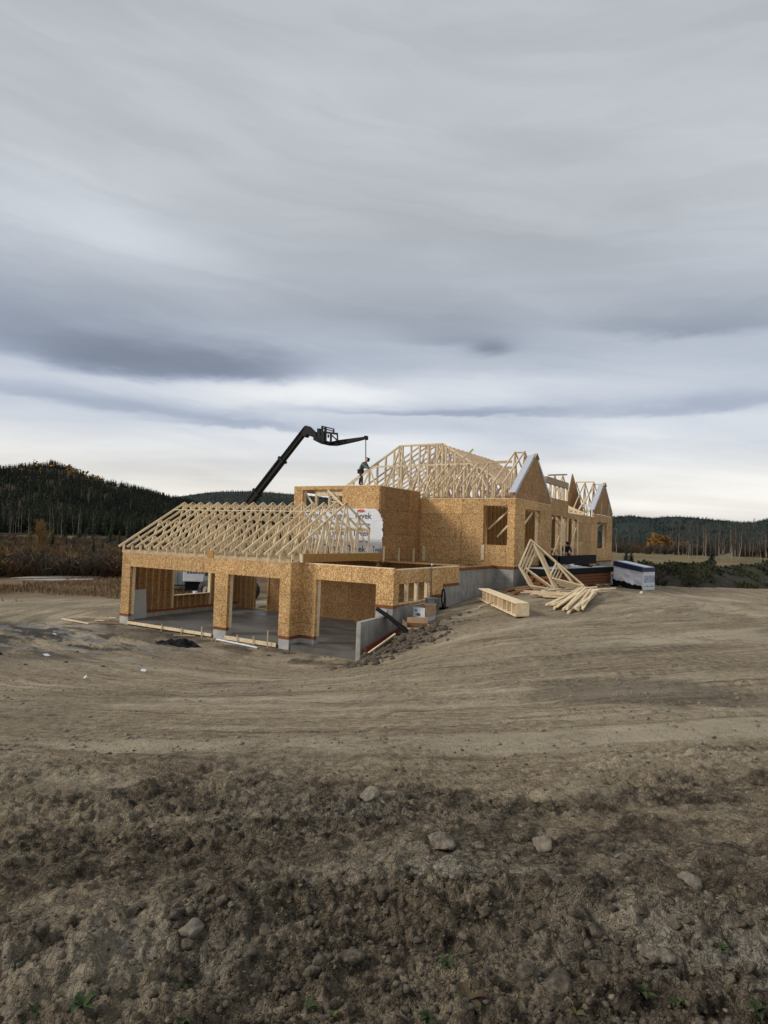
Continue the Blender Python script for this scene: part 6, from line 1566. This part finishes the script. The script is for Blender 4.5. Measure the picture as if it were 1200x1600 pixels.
scatter('gravel', 'pale stones and crumbs in the foreground soil', 4200, M['rock'], .003, .016, 1.6, 9.0, lambda x, y: np.clip(.25+1.8*fbm(x, y, .9, 4, 211), .02, 1), 3.0, seed=3)
scatter('gravel', 'patch of pale grey stones at the lower right', 2600, M['rock'], .005, .030, 2.0, 4.2, lambda x, y: np.exp(-((x-1.75)/.55)**2-((y-3.05)/.42)**2), 2.4, seed=4)
scatter('dirt_clods', 'tan clods on the graded slope', 9000, M['clod_tan'], .008, .06, 7, 30, lambda x, y: np.clip(.15+1.3*fbm(x, y, .3, 4, 221), .02, 1), 3.2, seed=5)
scatter('dirt_clods', 'clods of spoil outside the retaining wall', 45000, M['clod'], .015, .20, 18, 27, lambda x, y: np.exp(-(((x*UX[0]+y*UX[1])+10.8)/1.0)**2-(((x*VX[0]+y*VX[1])-19.2)/1.9)**2)*((x*UX[0]+y*UX[1]) > -11.9), 2.2, sub=2, seed=6)
scatter('dirt_clods', 'broken clods round the wet patch before the garage', 5000, M['clod'], .015, .09, 14, 26, lambda x, y: np.exp(-(((x*UX[0]+y*UX[1])+24)/5)**2-(((x*VX[0]+y*VX[1])-14.8)/2.6)**2), 2.6, seed=7)
scatter('dirt_clods', 'clods and crumbs heaped along the garage slab edge', 5000, M['clod'], .015, .09, 19, 34, lambda x, y: np.exp(-(((x*VX[0]+y*VX[1])-19.3)/.45)**2)*((x*UX[0]+y*UX[1]) > -26.5)*((x*UX[0]+y*UX[1]) < -12.2)*1.0, 2.2, seed=8)
# single rocks one can point at
RKS = [(580, 1246, .14, 'clod_tan', 'largest pale flat clod in the middle of the broken soil'), (690, 1318, .14, 'rock', 'wide yellowish flat rock right of centre'), (748, 1322, .06, 'rock', 'small round grey rock right of the yellowish flat rock'), (845, 1320, .11, 'clod_tan', 'flat brown slab of clay right of centre'),
       (992, 1324, .045, 'rock', 'smooth egg shaped pale stone at right'), (965, 1338, .035, 'steel_grey', 'small blue grey pebble beside the egg shaped stone'), (1075, 1375, .12, 'clod_tan', 'tan boulder of clay near the right edge'), (875, 1545, .14, 'clod', 'biggest dark clod in the furrow right of centre'),
       (825, 1525, .10, 'clod', 'rounded dark clod just left of the biggest clod'), (930, 1512, .075, 'clod', 'dark clod just right of the biggest clod'), (268, 1543, .024, 'rock', 'small white stone at lower left'), (184, 1540, .075, 'clod', 'brown clod left of the small white stone'),
       (20, 1572, .07, 'rock', 'pale flat stone at the lower left corner'), (300, 1455, .085, 'clod_tan', 'greyish clod on the furrow left of centre'), (1015, 1490, .06, 'rock', 'pale rock at the left of the gravel patch'), (1040, 1496, .065, 'rock', 'pale rock in the gravel patch at lower right'),
       (1140, 1525, .05, 'rock', 'pale rock near the lower right corner'), (550, 1500, .10, 'clod', 'dark clod on the furrow at the middle'), (432, 1291, .03, 'rock', 'lone pale pebble in the broken soil left of centre'), (360, 1418, .03, 'rock', 'pale pebble above the furrow'), (697, 1270, .035, 'rock', 'pale angular rock above the yellowish flat rock'), (640, 1268, .04, 'rock', 'pale angular rock just right of the largest flat clod')]
for px, py, s_, mt_, lb in RKS:
    # walk the ray down to the ground
    d = fwd+rgt*(px-600)/FPX-upv*(py-800)/FPX; t_ = 1.0
    for _ in range(40):
        zz = h1(d[0]*t_, d[1]*t_); t_ += (zz-d[2]*t_)/d[2]*.7
    x, y = d[0]*t_, d[1]*t_; V_, F_ = rock_np(rgc, 3, .30, .55 if 'flat' in lb else .75)
    o = np_mesh('rock' if mt_ in ('rock', 'steel_grey') else 'clod', V_*s_*.72, F_, M[mt_], smooth=True); o.location = (x, y, h1(x, y)+s_*.02); tag(o, lb, 'rock' if mt_ in ('rock', 'steel_grey') else 'clod')
# weeds close to the camera
WD = [(128, 1578, .10, 'weed', 'bright green weed at the lower left'), (30, 1496, .07, 'weed', 'small weed near the left edge'), (286, 1545, .05, 'weed', 'dark little weed beside the small white stone'), (285, 1596, .07, 'weed', 'weed at the bottom edge left of centre'), (55, 1586, .09, 'weed', 'grassy weed at the lower left corner'),
      (730, 1565, .14, 'weed_red', 'broad leaved weed with reddish tips right of centre'), (700, 1508, .10, 'weed', 'dark weed in the furrow right of centre'), (670, 1595, .08, 'weed', 'small pale weed at the bottom edge right of centre'), (1000, 1555, .12, 'weed', 'flat leaved weed below the gravel patch'), (1060, 1570, .09, 'weed', 'small weed below the gravel patch, the right one'),
      (1130, 1490, .05, 'weed', 'tiny weed inside the gravel patch'), (480, 1580, .07, 'weed', 'sparse green weed left of centre at the bottom'), (520, 1590, .05, 'weed_red', 'tiny reddish weed left of centre at the bottom'), (1185, 1580, .09, 'weed', 'weed in the lower right corner'), (900, 1590, .06, 'weed_red', 'reddish weed at the bottom edge right of the big clod')]
for px, py, s_, mt_, lb in WD:
    d = fwd+rgt*(px-600)/FPX-upv*(py-800)/FPX; t_ = 1.0
    for _ in range(40):
        zz = h1(d[0]*t_, d[1]*t_); t_ += (zz-d[2]*t_)/d[2]*.7
    x, y = d[0]*t_, d[1]*t_; mb = MB(); n_ = rgc.integers(7, 15); s_ *= .62
    for k in range(n_):
        a = rgc.uniform(0, 6.28); L = s_*rgc.uniform(.5, 1.1); wd = L*rgc.uniform(.14, .24); up_ = rgc.uniform(.15, .9); pv = None
        for i in range(6):
            t2 = i/5; rr_ = L*t2; z = L*up_*math.sin(t2*2.4)*.6+.004; w_ = wd*math.sin(math.pi*(.08+.92*t2)**.8)*(1+.18*(i % 2))+.0006
            c_, s2 = math.cos(a), math.sin(a); A_ = (c_*rr_-s2*w_, s2*rr_+c_*w_, z+w_*.3); B_ = (c_*rr_, s2*rr_, z); C_ = (c_*rr_+s2*w_, s2*rr_-c_*w_, z+w_*.3)
            if pv: mb.quad(pv[0], A_, B_, pv[1]); mb.quad(pv[1], B_, C_, pv[2])
            pv = (A_, B_, C_)
    o = mb.build('weed', M[mt_], smooth=True); o.location = (x, y, h1(x, y)); tag(o, lb, 'weed')
